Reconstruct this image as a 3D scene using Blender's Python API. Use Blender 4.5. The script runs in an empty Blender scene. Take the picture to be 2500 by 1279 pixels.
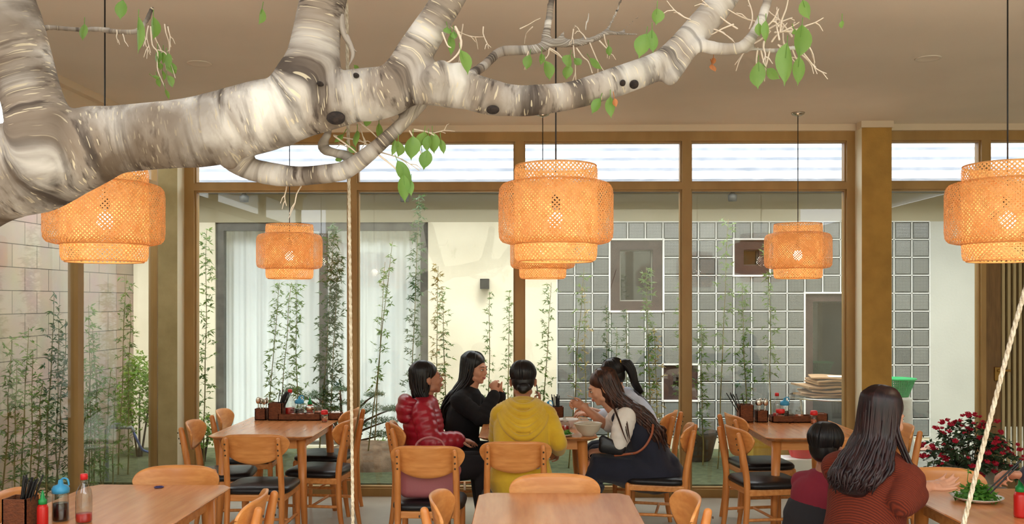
import bpy, bmesh, math, random
from math import sin, cos, pi, sqrt, radians, atan2
from mathutils import Vector, Matrix, Quaternion, noise as mnoise
R = random.Random(11)
SC = bpy.context.scene
COL = SC.collection

# ---------------------------------------------------------------- camera
F, CX, CY, EYE = 2250.0, 1243.0, 735.0, 1.71      # focal length, principal point (of 2500 x 1279), eye height
YAW = math.atan(40 / F)
cd = bpy.data.cameras.new('camera'); cam = bpy.data.objects.new('camera', cd); COL.objects.link(cam)
cam.location = (0, 0, EYE); cam.rotation_euler = (pi / 2, 0, YAW)
cd.sensor_width = 36; cd.lens = 36 * F / 2500
cd.shift_x = (1250 - CX) / 2500; cd.shift_y = (CY - 639.5) / 2500
cd.clip_start = .05; cd.clip_end = 200
SC.camera = cam

# ---------------------------------------------------------------- sky, sun, exposure
wd = bpy.data.worlds.new('overcast sky'); SC.world = wd; wd.use_nodes = True
bg = wd.node_tree.nodes['Background']
bg.inputs['Color'].default_value = (.93, .97, 1, 1); bg.inputs['Strength'].default_value = 4.0
sl = bpy.data.lights.new('hazy_sun', 'SUN'); sl.energy = 3.0; sl.angle = radians(20); sl.color = (1, .97, .92)
so = bpy.data.objects.new('hazy_sun', sl); COL.objects.link(so)
so.rotation_euler = (radians(24), radians(12), 0)      # high sun, from the camera's side and a little from the left
SC.view_settings.view_transform = 'Standard'; SC.view_settings.look = 'None'
SC.view_settings.gamma = 1; SC.view_settings.use_curve_mapping = False
SC.view_settings.exposure = 0.45
SC.cycles.use_denoising = True
SC.cycles.max_bounces = 10; SC.cycles.transparent_max_bounces = 24
SC.cycles.diffuse_bounces = 5; SC.cycles.glossy_bounces = 4; SC.cycles.transmission_bounces = 6
SC.cycles.sample_clamp_indirect = 6
LAMP_W = 5.6

# ---------------------------------------------------------------- helpers
def W(px, py, Y):
    """the point at depth Y that stands at pixel (px, py) of the photograph"""
    u = (px - CX) / F; w = u * sin(YAW) + cos(YAW); t = Y / w
    return Vector((t * (u * cos(YAW) - sin(YAW)), Y, EYE - (py - CY) / F * t))
def lin(c):
    return tuple(((x / 255) / 12.92 if x / 255 <= .04045 else ((x / 255 + .055) / 1.055) ** 2.4) for x in c) + (1,)

def mat(name, col, rough=.5, metal=0, col2=None, scale=8, stretch=(1, 1, 1), detail=4, bump=0, bscale=None, spec=.5,
        transl=None, emit=None, estr=0, contrast=(.35, .65), coat=0, sheen=0, trans=0, ior=1.45):
    m = bpy.data.materials.new(name); m.use_nodes = True
    nt = m.node_tree; N = nt.nodes; L = nt.links; b = N['Principled BSDF']; out = N['Material Output']
    b.inputs['Base Color'].default_value = lin(col); b.inputs['Roughness'].default_value = rough
    b.inputs['Metallic'].default_value = metal; b.inputs['Specular IOR Level'].default_value = spec
    b.inputs['Coat Weight'].default_value = coat; b.inputs['Coat Roughness'].default_value = .15
    b.inputs['Sheen Weight'].default_value = sheen
    b.inputs['Transmission Weight'].default_value = trans; b.inputs['IOR'].default_value = ior
    if emit: b.inputs['Emission Color'].default_value = lin(emit); b.inputs['Emission Strength'].default_value = estr
    m['b'] = 1
    if col2 or bump:
        tc = N.new('ShaderNodeTexCoord'); mp = N.new('ShaderNodeMapping'); mp.inputs['Scale'].default_value = stretch
        L.new(tc.outputs['Object'], mp.inputs[0])
    if col2:
        n = N.new('ShaderNodeTexNoise'); n.inputs['Scale'].default_value = scale; n.inputs['Detail'].default_value = detail
        L.new(mp.outputs[0], n.inputs['Vector'])
        r = N.new('ShaderNodeValToRGB'); r.color_ramp.elements[0].color = lin(col); r.color_ramp.elements[1].color = lin(col2)
        r.color_ramp.elements[0].position = contrast[0]; r.color_ramp.elements[1].position = contrast[1]
        L.new(n.outputs[0], r.inputs[0]); L.new(r.outputs[0], b.inputs['Base Color'])
    if bump:
        n2 = N.new('ShaderNodeTexNoise'); n2.inputs['Scale'].default_value = bscale or scale * 3; n2.inputs['Detail'].default_value = 5
        L.new(mp.outputs[0], n2.inputs['Vector'])
        bp = N.new('ShaderNodeBump'); bp.inputs['Strength'].default_value = bump; bp.inputs['Distance'].default_value = .01
        L.new(n2.outputs[0], bp.inputs['Height']); L.new(bp.outputs[0], b.inputs['Normal'])
    if transl:
        t = N.new('ShaderNodeBsdfTranslucent'); t.inputs[0].default_value = lin(transl[0])
        mx = N.new('ShaderNodeMixShader'); mx.inputs[0].default_value = transl[1]
        L.new(b.outputs[0], mx.inputs[1]); L.new(t.outputs[0], mx.inputs[2]); L.new(mx.outputs[0], out.inputs[0])
    return m

def thin_glass(name, tint=(1, 1, 1), refl=1.0, rough=0.0):
    m = bpy.data.materials.new(name); m.use_nodes = True
    nt = m.node_tree; N = nt.nodes; L = nt.links; N.remove(N['Principled BSDF'])
    t = N.new('ShaderNodeBsdfTransparent'); t.inputs[0].default_value = (*tint, 1)
    g = N.new('ShaderNodeBsdfGlossy'); g.inputs['Roughness'].default_value = rough
    ge = N.new('ShaderNodeNewGeometry'); dt = N.new('ShaderNodeVectorMath'); dt.operation = 'DOT_PRODUCT'
    L.new(ge.outputs['Normal'], dt.inputs[0]); L.new(ge.outputs['Incoming'], dt.inputs[1])
    def ma(op, x, y):
        n = N.new('ShaderNodeMath'); n.operation = op
        for i, v in enumerate((x, y)):
            if v is None: continue
            if isinstance(v, (int, float)): n.inputs[i].default_value = v
            else: L.new(v, n.inputs[i])
        return n.outputs[0]
    sch = ma('ADD', ma('MULTIPLY', ma('POWER', ma('SUBTRACT', 1.0, ma('ABSOLUTE', dt.outputs['Value'], None)), 5.0), .96), .04)
    mu = N.new('ShaderNodeMath'); mu.operation = 'MULTIPLY'; mu.inputs[1].default_value = refl; mu.use_clamp = True; L.new(sch, mu.inputs[0])
    mx = N.new('ShaderNodeMixShader')
    L.new(mu.outputs[0], mx.inputs[0]); L.new(t.outputs[0], mx.inputs[1]); L.new(g.outputs[0], mx.inputs[2])
    L.new(mx.outputs[0], N['Material Output'].inputs[0])
    return m

class MB:
    """collects shapes; build() links them as ONE mesh object"""
    def __init__(s): s.v = []; s.f = []; s.mi = []; s.sm = []; s.cur = 0
    def add(s, vs, fs, smooth=True):
        o = len(s.v); s.v += [tuple(p) for p in vs]
        for f in fs: s.f.append(tuple(o + i for i in f)); s.mi.append(s.cur); s.sm.append(smooth)
    def box(s, lo, hi, M=None, bev=0):
        if bev:
            bm = bmesh.new(); bmesh.ops.create_cube(bm, size=1)
            for v in bm.verts: v.co = Vector([(lo[i] + hi[i]) / 2 + v.co[i] * (hi[i] - lo[i]) for i in range(3)])
            bmesh.ops.bevel(bm, geom=list(bm.edges), offset=bev, segments=3, affect='EDGES', profile=.5)
            vs = [(M @ v.co) if M else v.co.copy() for v in bm.verts]; bm.verts.index_update()
            s.add(vs, [[v.index for v in f.verts] for f in bm.faces], False); bm.free(); return s
        x0, y0, z0 = lo; x1, y1, z1 = hi
        vs = [Vector(p) for p in ((x0, y0, z0), (x1, y0, z0), (x1, y1, z0), (x0, y1, z0), (x0, y0, z1), (x1, y0, z1), (x1, y1, z1), (x0, y1, z1))]
        if M: vs = [M @ p for p in vs]
        s.add(vs, [(0, 3, 2, 1), (4, 5, 6, 7), (0, 1, 5, 4), (1, 2, 6, 5), (2, 3, 7, 6), (3, 0, 4, 7)], False); return s
    def ell(s, c, r, rot=None, n=16, M=None):
        vs = []; fs = []; k = max(6, n // 2)
        for i in range(k + 1):
            th = pi * i / k
            for j in range(n):
                p = Vector((r[0] * sin(th) * cos(2 * pi * j / n), r[1] * sin(th) * sin(2 * pi * j / n), r[2] * cos(th)))
                if rot: p = rot @ p
                p = p + Vector(c)
                vs.append(M @ p if M else p)
        vs2 = [vs[0]] + vs[n:n * k] + [vs[n * k]]
        for j in range(n): fs.append((0, 1 + j, 1 + (j + 1) % n))
        for i in range(k - 2):
            for j in range(n):
                a = 1 + i * n + j; b = 1 + i * n + (j + 1) % n; fs.append((a, a + n, b + n, b))
        e = len(vs2) - 1; o = 1 + (k - 2) * n
        for j in range(n): fs.append((e, o + (j + 1) % n, o + j))
        s.add(vs2, fs); return s
    def tube(s, pts, rad, n=10, side=None, ratio=1.0, sub=1, round_=True, M=None, cap=True):
        """swept tube; ratio = half-size across `side` over the other one"""
        P = [Vector(p) for p in pts]; rr = list(rad) if hasattr(rad, '__len__') else [rad] * len(P)
        if sub > 1 and len(P) > 2: P, rr = smooth_path(P, rr, sub)
        T = []
        for i in range(len(P)):
            t = P[min(i + 1, len(P) - 1)] - P[max(i - 1, 0)]
            T.append(t.normalized() if t.length > 1e-9 else Vector((0, 0, 1)))
        if side is None:
            u = T[0].orthogonal().normalized(); fixed = False
        else: u = Vector(side); fixed = True
        rings = []
        if round_ and cap:
            ext = []
            for a in (80, 60, 35): ext.append((P[0] - T[0] * rr[0] * sin(radians(a)) * min(1, ratio if ratio > 0 else 1), rr[0] * cos(radians(a)), T[0]))
            for p, r, t in zip(P, rr, T): ext.append((p, r, t))
            for a in (35, 60, 80): ext.append((P[-1] + T[-1] * rr[-1] * sin(radians(a)) * min(1, ratio), rr[-1] * cos(radians(a)), T[-1]))
        else: ext = list(zip(P, rr, T))
        vs = []
        for p, r, t in ext:
            if fixed: u = Vector(side)
            u = (u - t * u.dot(t))
            u = u.normalized() if u.length > 1e-6 else t.orthogonal().normalized()
            w = t.cross(u)
            for j in range(n):
                a = 2 * pi * j / n; q = p + u * (r * ratio * cos(a)) + w * (r * sin(a)); vs.append(M @ q if M else q)
        fs = []; K = len(ext)
        for i in range(K - 1):
            for j in range(n):
                a = i * n + j; b = i * n + (j + 1) % n; fs.append((a, b, b + n, a + n))
        if cap: fs.append(tuple(reversed(range(n)))); fs.append(tuple(range((K - 1) * n, K * n)))
        s.add(vs, fs); return s
    def lathe(s, prof, n=24, c=(0, 0, 0), M=None, smooth=True):
        vs = []; fs = []
        for r, z in prof:
            for j in range(n):
                p = Vector((c[0] + r * cos(2 * pi * j / n), c[1] + r * sin(2 * pi * j / n), c[2] + z)); vs.append(M @ p if M else p)
        for i in range(len(prof) - 1):
            for j in range(n):
                a = i * n + j; b = i * n + (j + 1) % n; fs.append((a, b, b + n, a + n))
        if prof[0][0] > 1e-6: fs.append(tuple(reversed(range(n))))
        if prof[-1][0] > 1e-6: fs.append(tuple(range((len(prof) - 1) * n, len(prof) * n)))
        s.add(vs, fs, smooth); return s
    def prism(s, poly, z0, z1, M=None):
        n = len(poly); vs = [Vector((x, y, z0)) for x, y in poly] + [Vector((x, y, z1)) for x, y in poly]
        if M: vs = [M @ p for p in vs]
        s.add(vs, [tuple(reversed(range(n))), tuple(range(n, 2 * n))] + [(i, (i + 1) % n, n + (i + 1) % n, n + i) for i in range(n)], False); return s
    def build(s, name, m, parent=None, vox=0, smooth=0, fix=True, link=True):
        me = bpy.data.meshes.new(name); me.from_pydata(s.v, [], s.f)
        for mm in (m if isinstance(m, (list, tuple)) else [m]): me.materials.append(mm)
        for p, k, sm in zip(me.polygons, s.mi, s.sm): p.material_index = k; p.use_smooth = sm
        me.update()
        o = bpy.data.objects.new(name, me); COL.objects.link(o)
        if vox:
            r = o.modifiers.new('r', 'REMESH'); r.mode = 'VOXEL'; r.voxel_size = vox; r.use_smooth_shade = True
            if smooth: q = o.modifiers.new('s', 'SMOOTH'); q.iterations = smooth; q.factor = .5
            bpy.context.view_layer.update(); dg = bpy.context.evaluated_depsgraph_get()
            me2 = bpy.data.meshes.new_from_object(o.evaluated_get(dg)); o.modifiers.clear()
            me2.materials.clear(); me2.materials.append(m if not isinstance(m, (list, tuple)) else m[0])
            o.data = me2; bpy.data.meshes.remove(me); me2.name = name
            me2.polygons.foreach_set('use_smooth', [True] * len(me2.polygons))
        if parent: o.parent = parent
        return o
def smooth_path(P, rr, sub):
    Q = []; q = []
    for i in range(len(P) - 1):
        p0 = P[max(i - 1, 0)]; p1 = P[i]; p2 = P[i + 1]; p3 = P[min(i + 2, len(P) - 1)]
        r0 = rr[max(i - 1, 0)]; r1 = rr[i]; r2 = rr[i + 1]; r3 = rr[min(i + 2, len(P) - 1)]
        for k in range(sub):
            t = k / sub; t2 = t * t; t3 = t2 * t
            f = lambda a, b, c, d: .5 * ((2 * b) + (c - a) * t + (2 * a - 5 * b + 4 * c - d) * t2 + (-a + 3 * b - 3 * c + d) * t3)
            Q.append(f(p0, p1, p2, p3)); q.append(max(1e-4, f(r0, r1, r2, r3)))
    Q.append(P[-1]); q.append(rr[-1]); return Q, q

def tag(o, label=None, cat=None, group=None, kind=None):
    if label: o['label'] = label
    if cat: o['category'] = cat
    if group: o['group'] = group
    if kind: o['kind'] = kind
    return o
def thing(name, loc, label, cat, group=None, rz=0):
    o = bpy.data.objects.new(name, None); COL.objects.link(o); o.location = loc; o.rotation_euler = (0, 0, rz)
    o.empty_display_size = .1
    return tag(o, label, cat, group)
def kids(o): return [c for c in bpy.data.objects if c.parent == o]
def dup(root, loc=None, rz=None, label=None, group=None):
    def cp(o, par):
        c = o.copy(); COL.objects.link(c); c.parent = par
        for ch in kids(o): cp(ch, c)
        return c
    r = cp(root, None)
    if loc is not None: r.location = loc
    if rz is not None: r.rotation_euler = (0, 0, rz)
    if label: r['label'] = label
    if group: r['group'] = group
    return r
def struct(name, mb, m, parent=None):
    o = mb.build(name, m, parent)
    if not parent: o['kind'] = 'structure'
    return o

# ---------------------------------------------------------------- materials
M = {}
M['frame'] = mat('golden brown window frame', (166, 132, 80), .45, col2=(150, 116, 66), scale=5, stretch=(1, 1, .3))
M['plaster_ceiling'] = mat('tan ceiling paint', (220, 208, 192), .9, col2=(214, 202, 186), scale=1.2)
M['cornice'] = mat('cornice paint', (212, 196, 172), .85)
M['column_ochre'] = mat('ochre column paint', (176, 136, 66), .8, col2=(160, 122, 58), scale=6, bump=.15, bscale=60)
M['column_olive'] = mat('olive column paint', (168, 152, 108), .8, col2=(150, 134, 92), scale=5, bump=.15, bscale=60)
M['cream'] = mat('cream rendered wall', (236, 229, 204), .9, col2=(224, 216, 190), scale=1.6, bump=.1, bscale=40)
M['white_wall'] = mat('white rendered wall', (196, 198, 188), .9, col2=(186, 188, 178), scale=1.6, bump=.1, bscale=40)
M['shaded_band'] = mat('grey beige band with eaves shade', (170, 162, 134), .9)  # shade of the upper wall under the eaves is put into this colour
M['floor'] = mat('pale floor tile', (176, 168, 152), .35, col2=(160, 152, 138), scale=3)
M['yard'] = mat('courtyard paving', (190, 184, 172), .8, col2=(165, 158, 146), scale=3)
M['grey_metal'] = mat('grey metal', (98, 96, 88), .5, metal=.2, col2=(82, 80, 74), scale=9)
M['curtain'] = mat('white curtain', (246, 250, 252), .85, transl=((240, 245, 245), .08))
M['brown_frame'] = mat('dark brown window frame', (74, 56, 50), .5, col2=(62, 46, 42), scale=8)
M['dark_glass'] = mat('dark window glass', (28, 34, 32), .04, spec=.9)
M['white_paint'] = mat('white paint', (236, 236, 232), .5)
M['wood'] = mat('honey wood', (226, 156, 88), .38, col2=(206, 132, 66), scale=4, stretch=(1, 9, 9), detail=5, bump=.03, coat=.2)
M['wood_v'] = mat('honey wood upright', (222, 148, 82), .38, col2=(200, 124, 60), scale=4, stretch=(9, 9, 1), detail=5, coat=.2)
M['top'] = mat('table top wood', (208, 140, 86), .26, col2=(190, 122, 70), scale=3, stretch=(9, 1, 9), detail=5, coat=.35)
M['leather'] = mat('black seat leather', (22, 22, 26), .35, bump=.1, bscale=90)
M['bamboo_strip'] = mat('woven bamboo', (240, 192, 128), .5, col2=(224, 168, 100), scale=30, transl=((250, 196, 126), .28))
M['cord'] = mat('black cord', (18, 16, 18), .5)
M['steel'] = mat('brushed steel', (196, 190, 180), .25, metal=1)
M['bulb'] = mat('lit bulb', (255, 245, 235), .5, emit=(255, 236, 214), estr=26)
M['glass'] = thin_glass('window glass', (.97, .98, .97), 1.0)
M['skylight'] = thin_glass('tinted skylight sheet', (.4, .4, .4), .6, .2)  # material of the added sheet that weakens light from above
M['jar_glass'] = thin_glass('jar glass', (.86, .88, .86), 2.2, .05)
M['leaf'] = mat('fig leaf', (128, 160, 84), .4, col2=(104, 142, 66), scale=9, transl=((160, 200, 90), .4))
M['leaf_dry'] = mat('dry leaf', (190, 120, 70), .6, transl=((210, 130, 70), .3))
M['bam_leaf'] = mat('bamboo leaf', (92, 112, 60), .5, col2=(66, 90, 46), scale=6, transl=((140, 175, 80), .35))
M['bam_leaf_dark'] = mat('dark bamboo leaf', (66, 94, 52), .5, col2=(48, 76, 40), scale=6, transl=((90, 120, 60), .3))
M['bam_leaf_dry'] = mat('yellowing bamboo leaf', (168, 140, 92), .6, col2=(120, 124, 70), scale=6, transl=((180, 160, 90), .3))
M['culm'] = mat('bamboo culm', (134, 122, 74), .5, col2=(104, 104, 58), scale=12)
M['shrub'] = mat('shrub leaf', (104, 140, 52), .5, col2=(70, 112, 40), scale=7, transl=((160, 190, 70), .4))
M['pine'] = mat('pine needle', (86, 112, 78), .6, col2=(62, 90, 60), scale=6, transl=((120, 150, 90), .25))
M['stem'] = mat('dark stem', (88, 70, 52), .8, col2=(66, 52, 40), scale=14)
M['grass'] = mat('grass', (92, 98, 66), .9, col2=(66, 76, 48), scale=14, detail=8, bump=.6, bscale=60)
M['soil'] = mat('bare soil', (150, 128, 104), .95, col2=(112, 92, 72), scale=9, bump=.7, bscale=24)
M['stone'] = mat('paving stone', (176, 176, 164), .8, col2=(150, 150, 140), scale=8, bump=.3)
M['rope'] = mat('pale twisted rope', (214, 200, 176), .9, col2=(176, 156, 128), scale=60, bump=.5)
M['basket'] = mat('brown rattan', (126, 70, 38), .6, col2=(96, 50, 26), scale=40, stretch=(1, 1, 2.5), bump=.7, bscale=130)
M['black_plastic'] = mat('black plastic', (20, 20, 22), .35)
M['red_plastic'] = mat('red plastic', (208, 36, 40), .35, spec=.6)
M['blue_plastic'] = mat('blue plastic', (60, 150, 196), .35)
M['green_plastic'] = mat('green plastic', (30, 140, 70), .35)
M['mint'] = mat('mint green plastic', (44, 208, 124), .4, transl=((60, 220, 130), .3))
M['chili'] = mat('red chilli sauce', (190, 30, 26), .3)
M['soy'] = mat('dark sauce', (46, 20, 16), .2)
M['pickle'] = mat('pickled garlic and chilli', (206, 140, 92), .5, col2=(196, 70, 40), scale=60)
M['porcelain'] = mat('beige porcelain', (206, 196, 176), .25)
M['herb'] = mat('fresh herbs', (90, 150, 60), .5, col2=(60, 120, 44), scale=20, transl=((140, 190, 70), .3))
M['skin'] = mat('skin', (206, 152, 122), .5, col2=(196, 140, 110), scale=12, sheen=.1)
M['skin_tan'] = mat('warm skin', (178, 122, 96), .5, col2=(166, 112, 86), scale=12, sheen=.1)
M['lip'] = mat('lips', (182, 108, 96), .5)
M['eye'] = mat('eye', (26, 18, 16), .15)
M['eyewhite'] = mat('eye white', (226, 218, 208), .3)
def hair_mat(name, c1, c2):
    m = mat(name, c1, .38, col2=c2, scale=26, stretch=(2.4, 2.4, .35), detail=3, spec=.45); return m
M['hair_black'] = hair_mat('black hair', (24, 19, 20), (12, 10, 12))
M['hair_brown'] = hair_mat('brown hair', (82, 50, 38), (32, 20, 18))
M['hair_wine'] = hair_mat('dark reddish hair', (52, 28, 28), (24, 14, 18))
M['navy'] = mat('navy cloth', (34, 36, 52), .9, col2=(28, 30, 44), scale=10, bump=.2, bscale=30, sheen=.2)
M['blackcloth'] = mat('black cloth', (20, 20, 24), .9, bump=.2, bscale=30)
M['darkpants'] = mat('charcoal trousers', (40, 38, 42), .9)
M['greypants'] = mat('grey trousers', (150, 146, 146), .9)
M['puffer'] = mat('crimson puffer nylon', (164, 22, 44), .34, col2=(146, 16, 36), scale=6, bump=.25, bscale=16, spec=.6)
M['mustard'] = mat('mustard knit', (214, 176, 44), .9, col2=(200, 160, 34), scale=7, bump=.25, bscale=26, sheen=.3)
M['blouse'] = mat('white blouse', (232, 226, 218), .85, bump=.3, bscale=18)
M['paleblue'] = mat('pale blue blouse', (196, 204, 222), .85, bump=.3, bscale=18)
M['maroon'] = mat('maroon shirt', (126, 30, 48), .85)
M['tanleather'] = mat('tan leather', (150, 78, 44), .45)
M['pinkbag'] = mat('dusty pink leather', (160, 92, 96), .45, bump=.1, bscale=60)
M['card'] = mat('cardboard', (196, 160, 120), .85, col2=(180, 144, 106), scale=5)
M['paper'] = mat('white paper', (240, 240, 236), .8)
M['yellow_box'] = mat('yellow painted wood', (214, 176, 70), .6, col2=(200, 162, 60), scale=6, stretch=(6, 6, 1))
M['pot'] = mat('grey clay pot', (150, 142, 130), .8, col2=(126, 118, 108), scale=8, bump=.2)
M['darkpot'] = mat('dark stone planter', (92, 86, 78), .85, col2=(70, 66, 60), scale=8, bump=.3)
M['flower'] = mat('crimson chrysanthemum', (190, 24, 56), .6, transl=((220, 40, 70), .25))
M['pipe'] = mat('grey water pipe', (128, 134, 134), .5)
M['hose'] = mat('blue hose', (74, 96, 150), .5)
M['sandal'] = mat('pinkish sandal', (206, 160, 140), .7)
M['pane_dim'] = thin_glass('tabletop glass', (.7, .78, .74), 1.4)

def knit_mat():
    m = mat('rust ribbed knit', (116, 40, 20), .95); nt = m.node_tree; N = nt.nodes; L = nt.links
    tc = N.new('ShaderNodeTexCoord'); wv = N.new('ShaderNodeTexWave'); wv.inputs['Scale'].default_value = 46; wv.bands_direction = 'DIAGONAL'
    wv.inputs['Distortion'].default_value = 1.2; L.new(tc.outputs['Object'], wv.inputs['Vector'])
    r = N.new('ShaderNodeValToRGB'); r.color_ramp.elements[0].color = lin((86, 30, 16)); r.color_ramp.elements[1].color = lin((124, 46, 22))
    L.new(wv.outputs['Color'], r.inputs[0]); L.new(r.outputs[0], N['Principled BSDF'].inputs['Base Color'])
    bp = N.new('ShaderNodeBump'); bp.inputs['Strength'].default_value = .6; bp.inputs['Distance'].default_value = .004
    L.new(wv.outputs['Fac'], bp.inputs['Height']); L.new(bp.outputs[0], N['Principled BSDF'].inputs['Normal']); return m
M['knit'] = knit_mat()

def bark_mat():
    """pale birch-like bark: coordinates (along the limb, across it) come from the mesh attribute 'grain'"""
    m = bpy.data.materials.new('pale ringed bark'); m.use_nodes = True; nt = m.node_tree; N = nt.nodes; L = nt.links; b = N['Principled BSDF']
    b.inputs['Roughness'].default_value = .75
    at = N.new('ShaderNodeAttribute'); at.attribute_name = 'grain'; tc = N.new('ShaderNodeTexCoord')
    def noise(sc, st, det=4, src=None, dist=0):
        mp = N.new('ShaderNodeMapping'); mp.inputs['Scale'].default_value = st; L.new(src or at.outputs['Vector'], mp.inputs[0])
        n = N.new('ShaderNodeTexNoise'); n.inputs['Scale'].default_value = sc; n.inputs['Detail'].default_value = det; n.inputs['Distortion'].default_value = dist
        L.new(mp.outputs[0], n.inputs['Vector']); return n.outputs[0]
    def ramp(src, a, ca, c, cb):
        r = N.new('ShaderNodeValToRGB'); r.color_ramp.elements[0].position = a; r.color_ramp.elements[0].color = ca
        r.color_ramp.elements[1].position = c; r.color_ramp.elements[1].color = cb; L.new(src, r.inputs[0]); return r.outputs[0]
    def mix(f, a, c, mode='MIX', fac=None):
        x = N.new('ShaderNodeMix'); x.data_type = 'RGBA'; x.blend_type = mode
        if f is not None: L.new(f, x.inputs[0])
        else: x.inputs[0].default_value = fac
        for s_, v in ((6, a), (7, c)):
            if isinstance(v, tuple): x.inputs[s_].default_value = v
            else: L.new(v, x.inputs[s_])
        return x.outputs[2]
    K = (0, 0, 0, 1); Wt = (1, 1, 1, 1)
    base = ramp(noise(9, (1, .6, .6), 6, dist=.4), .36, lin((150, 134, 118)), .6, lin((214, 205, 194)))
    blot = ramp(noise(6, (1.3, .7, .7), 8, dist=.8), .45, K, .60, Wt)
    c = mix(mix(None, blot, (.62, .62, .62, 1), 'MULTIPLY', 1.0), base, lin((112, 92, 72)))
    rings = ramp(noise(17, (1, .1, .1), 5, dist=.5), .50, K, .60, Wt)
    patch = ramp(noise(3.6, (1, 1, 1), 6), .40, K, .54, Wt)
    c = mix(mix(None, rings, patch, 'MULTIPLY', 1.0), c, lin((46, 36, 30)))
    fine = ramp(noise(60, (1, .3, .3), 6), .52, K, .64, Wt)
    c = mix(mix(None, fine, blot, 'MULTIPLY', 1.0), c, lin((58, 46, 38)))
    lent = ramp(noise(230, (1, .16, .16), 0), .70, K, .735, Wt)
    c = mix(mix(None, lent, (.75, .75, .75, 1), 'MULTIPLY', 1.0), c, lin((226, 208, 174)))
    # darker, browner mottling towards the trunk
    sx = N.new('ShaderNodeSeparateXYZ'); L.new(at.outputs['Vector'], sx.inputs[0])
    mr = N.new('ShaderNodeMapRange'); L.new(sx.outputs[0], mr.inputs[0]); mr.inputs[1].default_value = 1.9; mr.inputs[2].default_value = 2.9; mr.inputs[3].default_value = 1.0; mr.inputs[4].default_value = .3
    mottle = ramp(noise(5, (1, 1, 1), 7, dist=.5), .38, K, .60, Wt)
    om = N.new('ShaderNodeMath'); om.operation = 'MULTIPLY'; L.new(mr.outputs[0], om.inputs[0]); L.new(mottle, om.inputs[1])
    om2 = N.new('ShaderNodeMath'); om2.operation = 'MULTIPLY'; L.new(om.outputs[0], om2.inputs[0]); om2.inputs[1].default_value = .95
    c = mix(om2.outputs[0], c, lin((92, 74, 56)))
    L.new(c, b.inputs['Base Color'])
    bp = N.new('ShaderNodeBump'); bp.inputs['Strength'].default_value = .55; bp.inputs['Distance'].default_value = .006
    h = noise(24, (1, .3, .3), 6); L.new(h, bp.inputs['Height']); L.new(bp.outputs[0], b.inputs['Normal']); return m
M['bark'] = bark_mat()

def block_wall_mat():
    m = bpy.data.materials.new('large concrete blocks'); m.use_nodes = True; nt = m.node_tree; N = nt.nodes; L = nt.links; b = N['Principled BSDF']
    b.inputs['Roughness'].default_value = .9
    tc = N.new('ShaderNodeTexCoord'); sp = N.new('ShaderNodeSeparateXYZ'); cb = N.new('ShaderNodeCombineXYZ'); ad = N.new('ShaderNodeMath')
    L.new(tc.outputs['Object'], sp.inputs[0]); L.new(sp.outputs['X'], ad.inputs[0]); L.new(sp.outputs['Y'], ad.inputs[1])
    L.new(ad.outputs[0], cb.inputs[0]); L.new(sp.outputs['Z'], cb.inputs[1])
    br = N.new('ShaderNodeTexBrick'); L.new(cb.outputs[0], br.inputs['Vector']); br.inputs['Scale'].default_value = 1
    br.inputs['Brick Width'].default_value = .4; br.inputs['Row Height'].default_value = .2; br.inputs['Mortar Size'].default_value = .004
    br.inputs['Color1'].default_value = lin((184, 166, 148)); br.inputs['Color2'].default_value = lin((174, 156, 140)); br.inputs['Mortar'].default_value = lin((90, 78, 68))
    n = N.new('ShaderNodeTexNoise'); n.inputs['Scale'].default_value = 3; n.inputs['Detail'].default_value = 6
    mx = N.new('ShaderNodeMix'); mx.data_type = 'RGBA'; mx.blend_type = 'MULTIPLY'; mx.inputs[0].default_value = .35
    L.new(tc.outputs['Object'], n.inputs['Vector']); L.new(br.outputs['Color'], mx.inputs[6]); L.new(n.outputs['Color'], mx.inputs[7]); L.new(mx.outputs[2], b.inputs['Base Color']); return m
M['blocks'] = block_wall_mat()

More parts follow.
